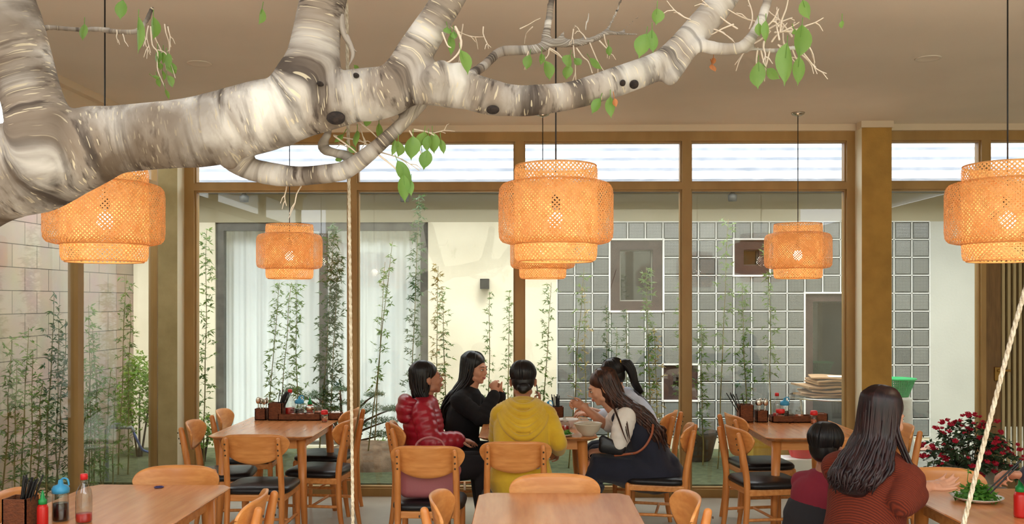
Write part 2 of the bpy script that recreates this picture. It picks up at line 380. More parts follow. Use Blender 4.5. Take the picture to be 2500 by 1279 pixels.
def glass_block_mat():
    """pressed glass: a fine diagonal diamond relief, each block its own tone"""
    m = bpy.data.materials.new('pressed glass block'); m.use_nodes = True; nt = m.node_tree; N = nt.nodes; L = nt.links; b = N['Principled BSDF']
    b.inputs['Roughness'].default_value = .12; b.inputs['Specular IOR Level'].default_value = .8
    tc = N.new('ShaderNodeTexCoord'); mp = N.new('ShaderNodeMapping'); mp.inputs['Rotation'].default_value = (0, radians(45), 0)
    L.new(tc.outputs['Object'], mp.inputs[0]); sp = N.new('ShaderNodeSeparateXYZ'); L.new(mp.outputs[0], sp.inputs[0])
    def wv(o):
        a = N.new('ShaderNodeMath'); a.operation = 'MULTIPLY'; a.inputs[1].default_value = 2 * pi / .0125; L.new(sp.outputs[o], a.inputs[0])
        s = N.new('ShaderNodeMath'); s.operation = 'SINE'; L.new(a.outputs[0], s.inputs[0]); return s.outputs[0]
    mu = N.new('ShaderNodeMath'); mu.operation = 'MULTIPLY'; L.new(wv('X'), mu.inputs[0]); L.new(wv('Z'), mu.inputs[1])
    at = N.new('ShaderNodeAttribute'); at.attribute_name = 'tone'
    r = N.new('ShaderNodeValToRGB'); r.color_ramp.elements[0].color = lin((100, 105, 102)); r.color_ramp.elements[1].color = lin((172, 176, 170)); L.new(at.outputs['Fac'], r.inputs[0])
    rr = N.new('ShaderNodeValToRGB'); rr.color_ramp.elements[0].color = (.62, .62, .62, 1); rr.color_ramp.elements[1].color = (1.15, 1.15, 1.15, 1)
    rr.color_ramp.elements[0].position = .3; rr.color_ramp.elements[1].position = .62; L.new(mu.outputs[0], rr.inputs[0])
    mx = N.new('ShaderNodeMix'); mx.data_type = 'RGBA'; mx.blend_type = 'MULTIPLY'; mx.inputs[0].default_value = 1
    L.new(r.outputs[0], mx.inputs[6]); L.new(rr.outputs[0], mx.inputs[7]); L.new(mx.outputs[2], b.inputs['Base Color'])
    bp = N.new('ShaderNodeBump'); bp.inputs['Strength'].default_value = .35; bp.inputs['Distance'].default_value = .003
    L.new(mu.outputs[0], bp.inputs['Height']); L.new(bp.outputs[0], b.inputs['Normal']); return m
M['joint'] = mat('glass block joint', (220, 223, 218), .7)
M['gblock'] = glass_block_mat()
M['roof'] = mat('pale roof tile', (140, 144, 152), .6, col2=(122, 128, 138), scale=5)
# ================================================================ the setting
D = 8.10; ZC = 3.24; XL = -3.27; XR = 6.0; YE = 3.0; YB = 10.2; GZ = .08
def slab(name, lo, hi, m): return struct(name, MB().box(lo, hi), m)
slab('floor', (XL - .1, YE - .2, -.2), (XR, D + .12, 0), M['floor'])
slab('floor_courtyard', (-4.4, -4, -.2), (XR, YE - .2, -.02), M['yard'])
slab('ceiling', (XL - .1, YE, ZC), (XR + .1, D + .18, ZC + .2), M['plaster_ceiling'])
slab('trim_1', (XL + .06, D - .09, ZC - .055), (XR, D - .02, ZC), M['cornice'])
b = MB(); b.box((XL + .03, YE, ZC - .05), (XL + .12, D - .09, ZC)); b.box((XL + .03, YE, ZC - .22), (XL + .06, D - .09, ZC - .05)); struct('trim_2', b, M['cornice'])
slab('wall_right', (XR, -4, -.2), (XR + .2, YB, ZC), M['cream'])
slab('wall_rear', (-4.4, -4.2, -.2), (XR, -4, 3.9), M['cream'])
slab('window_skylight', (-4.6, .2, 3.30), (XR + .2, YE, 3.312), M['skylight'])  # unseen sheet, added to cut the sky and sun on the tree
slab('wall_left_boundary', (-4.6, -4, -.2), (-4.37, YB, 3.0), M['blocks'])

def frame_box(b, axis, c, a0, a1, z0, z1, d0=-.05, d1=.05):
    """axis 'Y': a plane at Y=c running in X; axis 'X': a plane at X=c running in Y"""
    if axis == 'Y': b.box((a0, c + d0, z0), (a1, c + d1, z1))
    else: b.box((c + d0 * .8, a0, z0), (c + d1 * .8, a1, z1))
ZT0, ZT1, ZH = 2.682, 2.745, 3.105         # transom bar, underside of the head rail
def window(n, axis, c, a0, a1, h0=.04, h1=.04, low=True):
    b = MB()
    z0 = 0 if low else ZT0
    frame_box(b, axis, c, a0, a0 + h0, z0, ZC - .055); frame_box(b, axis, c, a1 - h1, a1, z0, ZC - .055)
    frame_box(b, axis, c, a0 + h0, a1 - h1, ZH, ZC - .055); frame_box(b, axis, c, a0 + h0, a1 - h1, ZT0, ZT1)
    if low: frame_box(b, axis, c, a0 + h0, a1 - h1, 0, .07)
    # inner glazing beads
    g = .012
    for (zz0, zz1) in ([(.07, ZT0)] if low else []) + [(ZT1, ZH)]:
        frame_box(b, axis, c, a0 + h0, a0 + h0 + g, zz0, zz1, -.02, .05); frame_box(b, axis, c, a1 - h1 - g, a1 - h1, zz0, zz1, -.02, .05)
        frame_box(b, axis, c, a0 + h0 + g, a1 - h1 - g, zz1 - g, zz1, -.02, .05); frame_box(b, axis, c, a0 + h0 + g, a1 - h1 - g, zz0, zz0 + g, -.02, .05)
    w = struct('window_%d' % n, b, M['frame'])
    if low:
        p = MB(); frame_box(p, axis, c, a0 + h0 + .004, a1 - h1 - .004, .074, ZT0 - .004, .012, .018); p.build('pane', M['glass'], w)
    p = MB(); frame_box(p, axis, c, a0 + h0 + .004, a1 - h1 - .004, ZT1 + .004, ZH - .004, .012, .018); p.build('clerestory_pane', M['glass'], w)
    return w
X = lambda px, Y: W(px, 0, Y).x
mx = [X(455, D), X(862.5, D), X(1268, D), X(1674, D), X(2084, D)]
for i in range(4): window(i + 1, 'Y', D, mx[i], mx[i + 1], .085 if i == 0 else .04, .075 if i == 3 else .04)
xa, xb = X(2150, D), X(2401, D)
window(5, 'Y', D, xa, xb, .06, .04)
window(6, 'Y', D, xb, xb + 1.5, .04, .04, low=False)
window(7, 'Y', D, xb + 1.5, XR, .04, .04)
for i, (y0, y1) in enumerate([(YE, 4.85), (4.85, 6.64), (6.64, D - .05)]): window(8 + i, 'X', XL, y0, y1, .032, .032 if i < 2 else .015)
slab('trim_6', (XL - .04, D - .05, 0), (X(389, D), D + .05, ZC - .055), M['frame'])
slab('added_alley_shade', (-4.3, 2.8, ZC + .02), (XL - .1, 6.2, ZC + .2), M['plaster_ceiling'])  # added overhang, put in to darken the block wall in the alley
# columns that stand in front of the window wall
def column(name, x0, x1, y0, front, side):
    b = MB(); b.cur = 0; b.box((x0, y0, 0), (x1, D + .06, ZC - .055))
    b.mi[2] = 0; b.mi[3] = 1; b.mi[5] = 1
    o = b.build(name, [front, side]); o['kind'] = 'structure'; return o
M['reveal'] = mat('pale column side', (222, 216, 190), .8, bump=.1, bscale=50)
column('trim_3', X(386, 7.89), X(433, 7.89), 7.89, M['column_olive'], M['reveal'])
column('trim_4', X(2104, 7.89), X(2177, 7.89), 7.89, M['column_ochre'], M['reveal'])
slab('trim_5', (X(2104, 7.89) - .01, 7.87, ZC - .055), (X(2177, 7.89) + .01, 7.99, ZC), M['cornice'])
# slatted wooden door at the right
b = MB(); x0 = xb; x1 = xb + 1.46
b.box((x0, D - .04, 0), (x0 + .13, D + .02, ZT0)); b.box((x1 - .17, D - .04, 0), (x1, D + .02, ZT0))
b.box((x0 + .13, D - .035, 0), (x1 - .17, D + .02, .2)); b.box((x0 + .13, D - .035, ZT0 - .14), (x1 - .17, D + .02, ZT0)); b.box((x0 + .13, D - .02, .62), (x1 - .17, D + .015, .66))
M['door_wood'] = mat('brown painted door', (128, 96, 56), .55, col2=(108, 80, 46), scale=5, stretch=(8, 8, 1))
dr = struct('door_1', b, M['door_wood'])
b = MB(); n = 24; wv = (x1 - x0 - .30) / n
for k in range(n): b.box((x0 + .13 + k * wv + .006, D - .05, .2), (x0 + .13 + (k + .62) * wv, D - .02, ZT0 - .14))
bk = MB(); bk.box((x0 + .13, D - .012, .66), (x1 - .13, D + .008, ZT0 - .14)); bk.build('backing_board', M['door_wood'], dr)
b.build('slat_panel', mat('olive slat', (176, 160, 120), .6), dr)
b = MB(); b.box((x0 + .07, D - .06, 1.02), (x0 + .12, D - .04, 1.14), bev=.004); b.box((x0 + .09, D - .075, 1.1), (x0 + .2, D - .055, 1.12), bev=.004)
b.build('latch', mat('brass latch', (150, 116, 60), .35, metal=.8), dr)

# ---------------------------------------------------------------- garden strip and the building behind it
GS = struct('ground_garden', MB().box((-4.4, D + .12, -.2), (XR, YB, GZ)), M['grass'])
slab('ground_alley', (-4.37, 2.8, -.2), (XL - .1, D + .12, .03), M['soil'])
zt = 2.585; zb = .22
px0, px1 = X(525, YB), X(1045, YB); gx0, gx1 = X(1360, YB), X(2270, YB)
slab('wall_garden_left', (-4.4, YB, -.1), (px0, YB + .2, zt), M['cream'])
slab('wall_garden_middle', (px1, YB, -.1), (gx0, YB + .2, zt), M['cream'])
slab('wall_garden_right', (gx1, YB, -.1), (XR, YB + .2, zt), M['white_wall'])
b = MB(); b.box((gx0, YB + .005, -.1), (gx1, YB + .2, zb)); b.box((px0, YB, -.1), (px1, YB + .3, .11)); struct('wall_garden_plinth', b, M['cream'])
slab('wall_garden_top', (-4.4, YB + .001, zt), (XR, YB + .2, 2.93), M['shaded_band'])
slab('wall_garden_inner', (-4.4, YB + 1.2, -.1), (XR, YB + 1.3, 2.9), M['shaded_band'])
# sliding door: frame, two panes, two curtains
f = .088; pm = (X(778, YB) + X(795, YB)) / 2
b = MB()
for a0, a1, z0, z1 in ((px0, px0 + f, .11, zt), (px1 - f, px1, .11, zt), (pm - f * .45, pm + f * .45, .11 + f * .4, zt - f), (px0 + f, px1 - f, zt - f, zt), (px0 + f, px1 - f, .11, .11 + f * .4)):
    b.box((a0, YB + .03, z0), (a1, YB + .12, z1))
dg_ = struct('door_2', b, M['grey_metal'])
for a0, a1 in ((px0 + f, pm - f * .45), (pm + f * .45, px1 - f)):
    MB().box((a0, YB + .07, .15), (a1, YB + .076, zt - f)).build('pane', M['glass'], dg_)
for a0, a1, lab in ((px0 - .02, pm, 'white pleated curtain behind the left half of the sliding door'), (pm + .01, px1 + .02, 'white pleated curtain behind the right half of the sliding door')):
    b = MB(); n = 160; vs = []; fs = []
    for i in range(n + 1):
        t = i / n; x = a0 + (a1 - a0) * t; ph = t * 22 + 2.2 * mnoise.noise(Vector((t * 4, a0, 0)))
        y = YB + .24 + .022 * sin(ph * 2) + .012 * sin(ph * 4.7)
        for z, k in ((.13, 1.2), (1.3, 1), (zt + .02, .5)): vs.append((x, YB + .24 + (y - YB - .24) * k, z))
    for i in range(n):
        for k in range(2): a = i * 3 + k; fs.append((a, a + 3, a + 4, a + 1))
    b.add(vs, fs); o = b.build('curtain', M['curtain']); tag(o, lab, 'curtain')
# glass block wall
NC, NR = 21, 12; cw = (gx1 - gx0) / NC; rh = (zt - zb) / NR
holes = [(3, 6, 1, 5), (10, 12, 1, 3), (6, 8, 8, 10), (14, 17, 4, 12)]     # columns from the left, rows from the top
b = MB(); tones = []
for c in range(NC):
    for r in range(NR):
        if any(h[0] <= c < h[1] and h[2] <= r < h[3] for h in holes): continue
        xx = gx0 + c * cw; zz = zt - (r + 1) * rh; g = .006
        nf = len(b.f); a = (xx + g, zz + g, xx + cw - g, zz + rh - g); q = .014
        vs = [(a[0], YB + .02, a[1]), (a[2], YB + .02, a[1]), (a[2], YB + .02, a[3]), (a[0], YB + .02, a[3]),
              (a[0] + q, YB - .006, a[1] + q), (a[2] - q, YB - .006, a[1] + q), (a[2] - q, YB - .006, a[3] - q), (a[0] + q, YB - .006, a[3] - q)]
        b.add(vs, [(4, 5, 6, 7), (0, 1, 5, 4), (1, 2, 6, 5), (2, 3, 7, 6), (3, 0, 4, 7)], False)
        tn = min(1, max(0, .45 + .5 * mnoise.noise(Vector((c * .45, r * .45, 3))) + R.uniform(-.12, .12))); tones += [tn] * (len(b.f) - nf)
gw = b.build('wall_glass_blocks', M['gblock']); gw['kind'] = 'structure'
at = gw.data.attributes.new('tone', 'FLOAT', 'FACE')
for i, t in enumerate(tones): at.data[i].value = t
b = MB()      # white joints
def inhole_x(c, r0, r1): return None
for r in range(NR + 1):
    segs = []
    for c in range(NC):
        if any(h[0] <= c < h[1] and h[2] < r < h[3] for h in holes): continue
        z = zt - r * rh; b.box((gx0 + c * cw, YB - .001, z - .006), (gx0 + (c + 1) * cw, YB + .03, z + .006))
for c in range(NC + 1):
    for r in range(NR):
        if any(h[0] < c < h[1] and h[2] <= r < h[3] for h in holes): continue
        x = gx0 + c * cw; b.box((x - .006, YB - .001, zt - (r + 1) * rh), (x + .006, YB + .03, zt - r * rh))
b.build('mortar', M['joint'], gw)
for i, h in enumerate(holes):
    x0 = gx0 + h[0] * cw; x1 = gx0 + h[1] * cw; z1 = zt - h[2] * rh; z0 = zt - h[3] * rh; big = h[3] - h[2] > 6
    e = .11 if i != 3 else .09
    b = MB(); b.cur = 0
    for (a0, a1, c0, c1) in ((x0, x0 + e, z0, z1), (x1 - e, x1, z0, z1), (x0 + e, x1 - e, z1 - e, z1), (x0 + e, x1 - e, z0, z0 + e)):
        b.box((a0, YB + .01, c0), (a1, YB + .14, c1))
    w = b.build('door_3' if i == 3 else 'window_%d' % (11 + i), M['brown_frame']); w['kind'] = 'structure'
    b = MB(); t = .014
    for (a0, a1, c0, c1) in ((x0 - t, x0 + .004, z0 - t, z1 + t), (x1 - .004, x1 + t, z0 - t, z1 + t), (x0, x1, z1 - .004, z1 + t), (x0, x1, z0 - t, z0 + .004)):
        b.box((a0, YB - .012, c0), (a1, YB + .02, c1))
    b.build('edge_trim', M['white_paint'], w)
    b = MB(); g = .012; x0 += e; x1 -= e; z0 += e; z1 -= e
    for (a0, a1, c0, c1) in ((x0, x0 + g, z0, z1), (x1 - g, x1, z0, z1), (x0, x1, z1 - g, z1), (x0, x1, z0, z0 + g)): b.box((a0, YB + .06, c0), (a1, YB + .1, c1))
    b.build('sash', mat('pale sash', (150, 146, 136), .5) if i == 0 else M['grey_metal'], w)
    MB().box((x0, YB + .1, z0), (x1, YB + .106, z1)).build('pane', M['dark_glass'], w)
# roof of overlapping pale tiles, eaves board, gutter shade
b = MB(); y0 = 9.75; n = 260; L_ = .4; ang = radians(25); xw0, xw1 = -5.2, XR + .4
for row in range(7):
    vs = []; fs = []
    for k, (u, dz) in enumerate(((0, 0), (0, .035), (L_ + .05, -.0))):
        for i in range(n + 1):
            x = xw0 + (xw1 - xw0) * i / n; t = ((x * 3.3 + row * .5) % 1.0)
            wv_ = .003 * abs(sin(pi * t)) ** .6 + .002 * t
            s_ = row * L_ + u; vs.append((x, y0 + s_ * cos(ang) - .006 * t, 2.96 + s_ * sin(ang) + dz + (wv_ if k else -.01)))
    for k in range(2):
        for i in range(n): a = k * (n + 1) + i; fs.append((a, a + 1, a + n + 2, a + n + 1))
    b.add(vs, fs, False)
b.box((xw0, y0 + .02, 2.90), (xw1, YB + .2, 2.945))
struct('roof_garden_building', b, M['roof'])
slab('wall_gable', (-5.0, YB + .2, 2.9), (XR, YB + 2.2, 3.0), M['shaded_band'])
# ================================================================ furniture
def make_chair():
    t = thing('dining_chair', (0, 0, 0), 'x', 'chair')
    b = MB()      # backrest: a curved panel, straight on top, a smile underneath
    n, m = 36, 10; wd, th = .2275, .015; vs = []; fs = []
    for side in (0, 1):
        for i in range(n + 1):
            s = sin(pi / 2 * (-1 + 2 * i / n)); a = abs(s); clo = (max(0, 1 - a ** 6)) ** .5
            zm = .756 + .012 * a ** 2; tp = zm + (.838 - .008 * a * a - zm) * clo; bt = zm + (.634 + .07 * a ** 2 - zm) * clo
            for j in range(m + 1):
                z = bt + (tp - bt) * j / m; edge = min(j, m - j) / m
                y = -.235 + .062 * s * s - (z - .7) * .2 + (th if side else 0) * (1 if edge > 0 else .8)
                vs.append((s * wd, y, z))
    q = (n + 1) * (m + 1)
    for i in range(n):
        for j in range(m):
            a = i * (m + 1) + j; fs.append((a, a + m + 1, a + m + 2, a + 1)); a += q; fs.append((a, a + 1, a + m + 2, a + m + 1))
        a = i * (m + 1); fs.append((a, a + q, a + q + m + 1, a + m + 1)); a += m; fs.append((a, a + m + 1, a + q + m + 1, a + q))
    for i in (0, n):
        for j in range(m):
            a = i * (m + 1) + j; fs.append((a, a + 1, a + q + 1, a + q) if i == 0 else (a, a + q, a + q + 1, a + 1))
    b.add(vs, fs); b.build('backrest', M['wood'], t)
    for sx in (-1, 1):
        b = MB(); b.tube([(sx * .172, -.262, .80), (sx * .176, -.238, .68), (sx * .18, -.205, .46), (sx * .182, -.215, .2), (sx * .186, -.245, .0)], [.019, .023, .024, .021, .016], n=8, side=(1, 0, 0), ratio=.85, sub=4)
        p = b.build('back_post', M['wood_v'], t)
        for z, y in ((.775, -.283), (.735, -.277), (.70, -.2665)): MB().ell((sx * .174, y, z), (.006, .004, .006), n=8).build('screw_cap', M['stem'], p)
        b = MB(); b.tube([(sx * .185, .19, .42), (sx * .187, .195, .2), (sx * .19, .2, .0)], [.021, .019, .014], n=10, sub=3); b.build('front_leg', M['wood_v'], t)
    b = MB(); b.box((-.2, -.2, .385), (.2, .205, .43), bev=.008); b.build('seat_rail', M['wood'], t)
    b = MB(); N_ = 40; prof = [(0, 0), (.94, 0), (1, .012), (1, .028), (.95, .042), (.8, .05), (0, .054)]; vs = []; fs = []
    for k, (r, z) in enumerate(prof):
        for j in range(N_):
            a = 2 * pi * j / N_; c, s = cos(a), sin(a); e = 2 / 5
            vs.append((.223 * r * math.copysign(abs(c) ** e, c), .215 * r * math.copysign(abs(s) ** e, s) + .005, .43 + z))
    for k in range(len(prof) - 1):
        for j in range(N_): a = k * N_ + j; c2 = k * N_ + (j + 1) % N_; fs.append((a, c2, c2 + N_, a + N_))
    b.add(vs, fs); b.build('seat_cushion', M['leather'], t)
    b = MB()
    for sx in (-1, 1): b.tube([(sx * .186, .19, .22), (sx * .182, -.2, .22)], .011, n=8)
    b.tube([(-.185, -.0, .22), (.185, -.0, .22)], .01, n=8); b.build('stretcher', M['wood'], t)
    return t
CHAIR = make_chair(); _cu = [False]
def chair(x, y, rz, label, group):
    if not _cu[0]:
        _cu[0] = True; o = CHAIR; o.location = (x, y, 0); o.rotation_euler = (0, 0, radians(rz)); o['label'] = label; o['group'] = group; return o
    return dup(CHAIR, (x, y, 0), radians(rz), label, group)
TZ = .76
def make_table():
    t = thing('dining_table', (0, 0, 0), 'x', 'table')
    hw, hl = .371, .58; poly = []
    pts = [(-hw + .045, -hl), (hw - .045, -hl), (hw, -hl + .055), (hw, hl - .055), (hw - .045, hl), (-hw + .045, hl), (-hw, hl - .055), (-hw, -hl + .055)]
    b = MB(); ins = lambda k: [(x * (1 - k / hw), y * (1 - k / hl)) for x, y in pts]
    rings = [(ins(.03), TZ - .028), (ins(.003), TZ - .010), (ins(0), TZ - .005), (ins(.004), TZ)]; vs = []; fs = []
    for pl, z in rings: vs += [(x, y, z) for x, y in pl]
    for k in range(3):
        for j in range(8): a = k * 8 + j; c = k * 8 + (j + 1) % 8; fs.append((a, c, c + 8, a + 8))
    fs += [tuple(reversed(range(8))), tuple(range(24, 32))]; b.add(vs, fs, False); b.build('tabletop', M['top'], t)
    b = MB(); 
    for lo, hi in (((-.28, -.47, .66), (.28, -.45, TZ - .028)), ((-.28, .45, .66), (.28, .47, TZ - .028)), ((-.285, -.47, .66), (-.265, .47, TZ - .028)), ((.265, -.47, .66), (.285, .47, TZ - .028))): b.box(lo, hi)
    b.build('apron', M['wood'], t)
    for sx in (-1, 1):
        for sy in (-1, 1):
            MB().tube([(sx * .275, sy * .455, TZ - .03), (sx * .29, sy * .475, .38), (sx * .315, sy * .5, 0)], [.035, .028, .018], n=16, round_=False).build('leg', M['wood_v'], t)
    return t
TABLE = make_table(); _tu = [False]
def table(x, y, label, sx=1):
    if not _tu[0]: _tu[0] = True; o = TABLE; o.location = (x, y, 0); o['label'] = label; o['group'] = 'wooden dining tables'
    else: o = dup(TABLE, (x, y, 0), 0, label, 'wooden dining tables')
    o.scale = (sx, 1, 1); return o
TLx, TCx, TRx, TY = -1.863 + .0, .09, 2.06, 7.0
NLx, NCx, NRx, NY = -1.93, .14, 2.24, 4.14
TLx = W(630, 0, 6.42).x; TRx = W(2005, 0, 6.42).x; TCx = W(1314, 0, 6.42).x
table(TLx, TY, 'wooden dining table at the left windows with condiments and no diners')
table(TCx, TY, 'wooden dining table in the middle with diners seated around it', 1.13)
table(TRx, TY, 'wooden dining table at the right windows behind the long haired woman in rust')
NLx = W(397, 0, 4.74).x; 
table(NLx, NY + .02, 'wooden table cut off by the bottom left edge with bottles on it')
table(NCx, NY - .15, 'wooden table barely showing along the bottom middle edge')
table(NRx, NY, 'wooden table at the bottom right edge with herbs on it')

G = 'honey wood dining chairs with black seats'
def cpos(px, Y): return W(px, 0, Y).x
chair(cpos(626, 6.1), 6.26, 0, 'wooden chair with its back to us at the near end of the left window table', G)
chair(cpos(552, 6.75), 6.7, -83, 'wooden chair on the left side of the left window table, nearer one', G)
chair(cpos(606, 7.35), 7.4, -84, 'wooden chair on the left side of the left window table, farther one', G)
chair(cpos(782, 6.85), 6.85, 82, 'wooden chair with black seat right of the left window table, nearer one', G)
chair(cpos(796, 7.5), 7.5, 84, 'wooden chair right of the left window table, farther one behind the rope', G)
chair(cpos(1044, 5.62), 5.8, 0, 'wooden chair with a pink bag showing under its backrest', G)
chair(cpos(1259, 5.87), 5.98, 0, 'wooden chair the person in the mustard hoodie sits on', G)
chair(cpos(1040, 6.7), 6.7, -76, 'wooden chair the woman in the crimson puffer jacket sits on', G)
chair(cpos(1135, 7.4), 7.38, -86, 'wooden chair the woman in black sits on', G)
chair(cpos(1603, 6.65), 6.62, 78, 'wooden chair the woman with long brown hair and navy dress sits on', G)
chair(cpos(1572, 7.45), 7.42, 70, 'wooden chair behind the two women in navy at the windows', G)
chair(cpos(1866, 6.5), 6.5, -80, 'wooden chair left of the right window table, nearer one', G)
chair(cpos(1855, 7.2), 7.2, -82, 'wooden chair left of the right window table, farther one', G)
chair(cpos(2052, 6.15), 6.2, 4, 'wooden chair half hidden behind the head of the child', G)
chair(cpos(2132, 6.6), 6.6, 86, 'wooden chair seen edge on beside the face of the woman in rust', G)
chair(cpos(440, 4.86), 4.62, 180, 'wooden chair at the bottom left facing us across the empty table end', G)
chair(cpos(1354, 4.62), 4.42, 180, 'wooden chair facing us at the bottom middle, broad backrest showing', G)
chair(cpos(2290, 4.86), 4.63, 180, 'wooden chair facing us behind the outstretched hand at bottom right', G)
chair(cpos(168, 4.3), 4.2, -84, 'wooden chair in the bottom left corner behind black chopsticks', G)
chair(cpos(1193, 4.3), 4.16, -92, 'wooden chair top cut off below the chair with the pink bag', G)
chair(cpos(1556, 4.3), 4.16, 92, 'wooden chair cut off at the bottom right of the middle table, nearer one', G)
chair(cpos(519, 4.2), 4.14, 94, 'wooden chair of which only a rounded corner shows right of the bottom left table', G)

# ---------------------------------------------------------------- woven pendant lamps
def weave(b, prof, N_, hw=.0042, lift=.0012, step=22, phase=0):
    """two families of diagonal strips over a surface of revolution; prof = (radius, height) pairs"""
    P = [Vector((r, 0, z)) for r, z in prof]; L_ = [0]
    for i in range(1, len(P)): L_.append(L_[-1] + (P[i] - P[i - 1]).length)
    tot = L_[-1]; rm = max(p.x for p in P)
    def at(s):
        for i in range(1, len(P)):
            if s <= L_[i] or i == len(P) - 1:
                t = (s - L_[i - 1]) / max(1e-9, L_[i] - L_[i - 1]); return P[i - 1].lerp(P[i], min(1, t))
    ns = max(6, int(tot / .30 * step))
    for d in (1, -1):
        for k in range(N_):
            vs = []; fs = []; ph = 2 * pi * k / N_ + phase
            jr = R.uniform(-.45, .45) / N_
            for i in range(ns + 1):
                s = tot * i / ns; p = at(s); q = at(min(tot, s + .003)) - at(max(0, s - .003)); q.normalize()
                a = ph + jr + d * s / rm * 1.0
                er = Vector((cos(a), sin(a), 0)); et = Vector((-sin(a), cos(a), 0)); em = er * q.x + Vector((0, 0, q.z))
                nrm = er * q.z - Vector((0, 0, q.x))
                side = (et - em * d).normalized()
                c = er * p.x + Vector((0, 0, p.z)) + nrm * (lift * d * (1 if (k + i) % 2 else -1))
                h = hw * min(1, p.x / rm + .15)
                vs += [c + side * h, c - side * h]
            for i in range(ns): fs.append((2 * i, 2 * i + 1, 2 * i + 3, 2 * i + 2))
            b.add(vs, fs, False)
def make_lamp():
    t = thing('pendant_lamp', (0, 0, 0), 'x', 'lamp')      # origin at the middle of the shade
    b = MB(); weave(b, [(.186, .222), (.192, .205), (.192, .14), (.192, -.14), (.19, -.195), (.184, -.212), (.17, -.219)], 58, .0036)
    for r, z in ((.187, .222), (.171, -.219)):
        b.tube([(r * cos(a), r * sin(a), z) for a in [2 * pi * i / 48 for i in range(49)]], .0035, n=6, cap=False)
    b.build('inner_shade', M['bamboo_strip'], t)
    b = MB(); weave(b, [(.192, .148), (.225, .145), (.25, .135), (.261, .118), (.2655, .09), (.2655, -.08), (.262, -.112), (.25, -.128), (.225, -.136), (.192, -.139)], 88, .0029, phase=.02)
    for r, z in ((.193, .148), (.193, -.139)):
        b.tube([(r * cos(a), r * sin(a), z) for a in [2 * pi * i / 48 for i in range(49)]], .004, n=6, cap=False)
    b.build('outer_shade', M['bamboo_strip'], t)
    b = MB(); b.tube([(0, 0, .06), (0, 0, ZC - 2.113)], .0035, n=8, round_=False); b.build('cord', M['cord'], t)
    b = MB(); b.lathe([(.0, -.03), (.012, -.03), (.05, -.012), (.056, 0)], 24, (0, 0, ZC - 2.113)); b.build('ceiling_rose', M['steel'], t)
    b = MB(); b.lathe([(0, .0), (.02, .0), (.022, .03), (.018, .06), (.006, .075)], 16, (0, 0, .02)); b.build('lamp_holder', M['cord'], t)
    for k in range(3):
        a = 2 * pi * k / 3; MB().tube([(.0, 0, .085), (.187 * cos(a), .187 * sin(a), .205)], .0016, n=5).build('wire_arm', M['steel'], t)
    b = MB(); b.ell((0, 0, -.03), (.036, .036, .042)); b.build('light_bulb', M['bulb'], t)
    l = bpy.data.lights.new('bulb_glow', 'POINT'); l.energy = LAMP_W; l.color = (1, .83, .6); l.shadow_soft_size = .045
    lo = bpy.data.objects.new('bulb_glow', l); COL.objects.link(lo); lo.parent = t; lo.location = (0, 0, -.03)
    return t
LAMP = make_lamp()
spots = [(1357, 4.28, 'large woven bamboo pendant lamp in the middle, hanging near us'), (256, 4.28, 'large woven bamboo pendant lamp at the left, below the tree trunk'),
         (2460, 4.28, 'large woven bamboo pendant lamp cut off by the right edge'), (707, 7.53, 'small looking far bamboo pendant lamp left, before the sliding door'),
         (1325, 7.53, 'far bamboo pendant lamp mostly hidden behind the large middle one'), (1948, 7.53, 'small looking far bamboo pendant lamp right, before the glass blocks')]
for i, (px, Y, lab) in enumerate(spots):
    p = W(px, 0, Y); o = LAMP if i == 0 else dup(LAMP)
    o.location = (p.x, Y, 2.113 if Y < 5 else 2.10 + .013); o.rotation_euler = (0, 0, i * .7); o['label'] = lab; o['group'] = 'woven bamboo pendant lamps'
# recessed ceiling lights, off
for px, py, lab in ((487, 151, 'flush round ceiling light above the left, switched off'), (2266, 147, 'flush round ceiling light above the right, switched off')):
    Y = (ZC - EYE) * F / (CY - py); p = W(px, py, Y)
    t = thing('ceiling_light', (p.x, Y, ZC), lab, 'light', 'flush round ceiling lights')
    MB().lathe([(.062, -.002), (.075, -.006), (.08, 0)], 32).build('ring', M['plaster_ceiling'], t)
    MB().lathe([(0, -.001), (.062, -.001), (.062, 0)], 32).build('lens', mat('ceiling light lens', (196, 180, 164), .5), t)
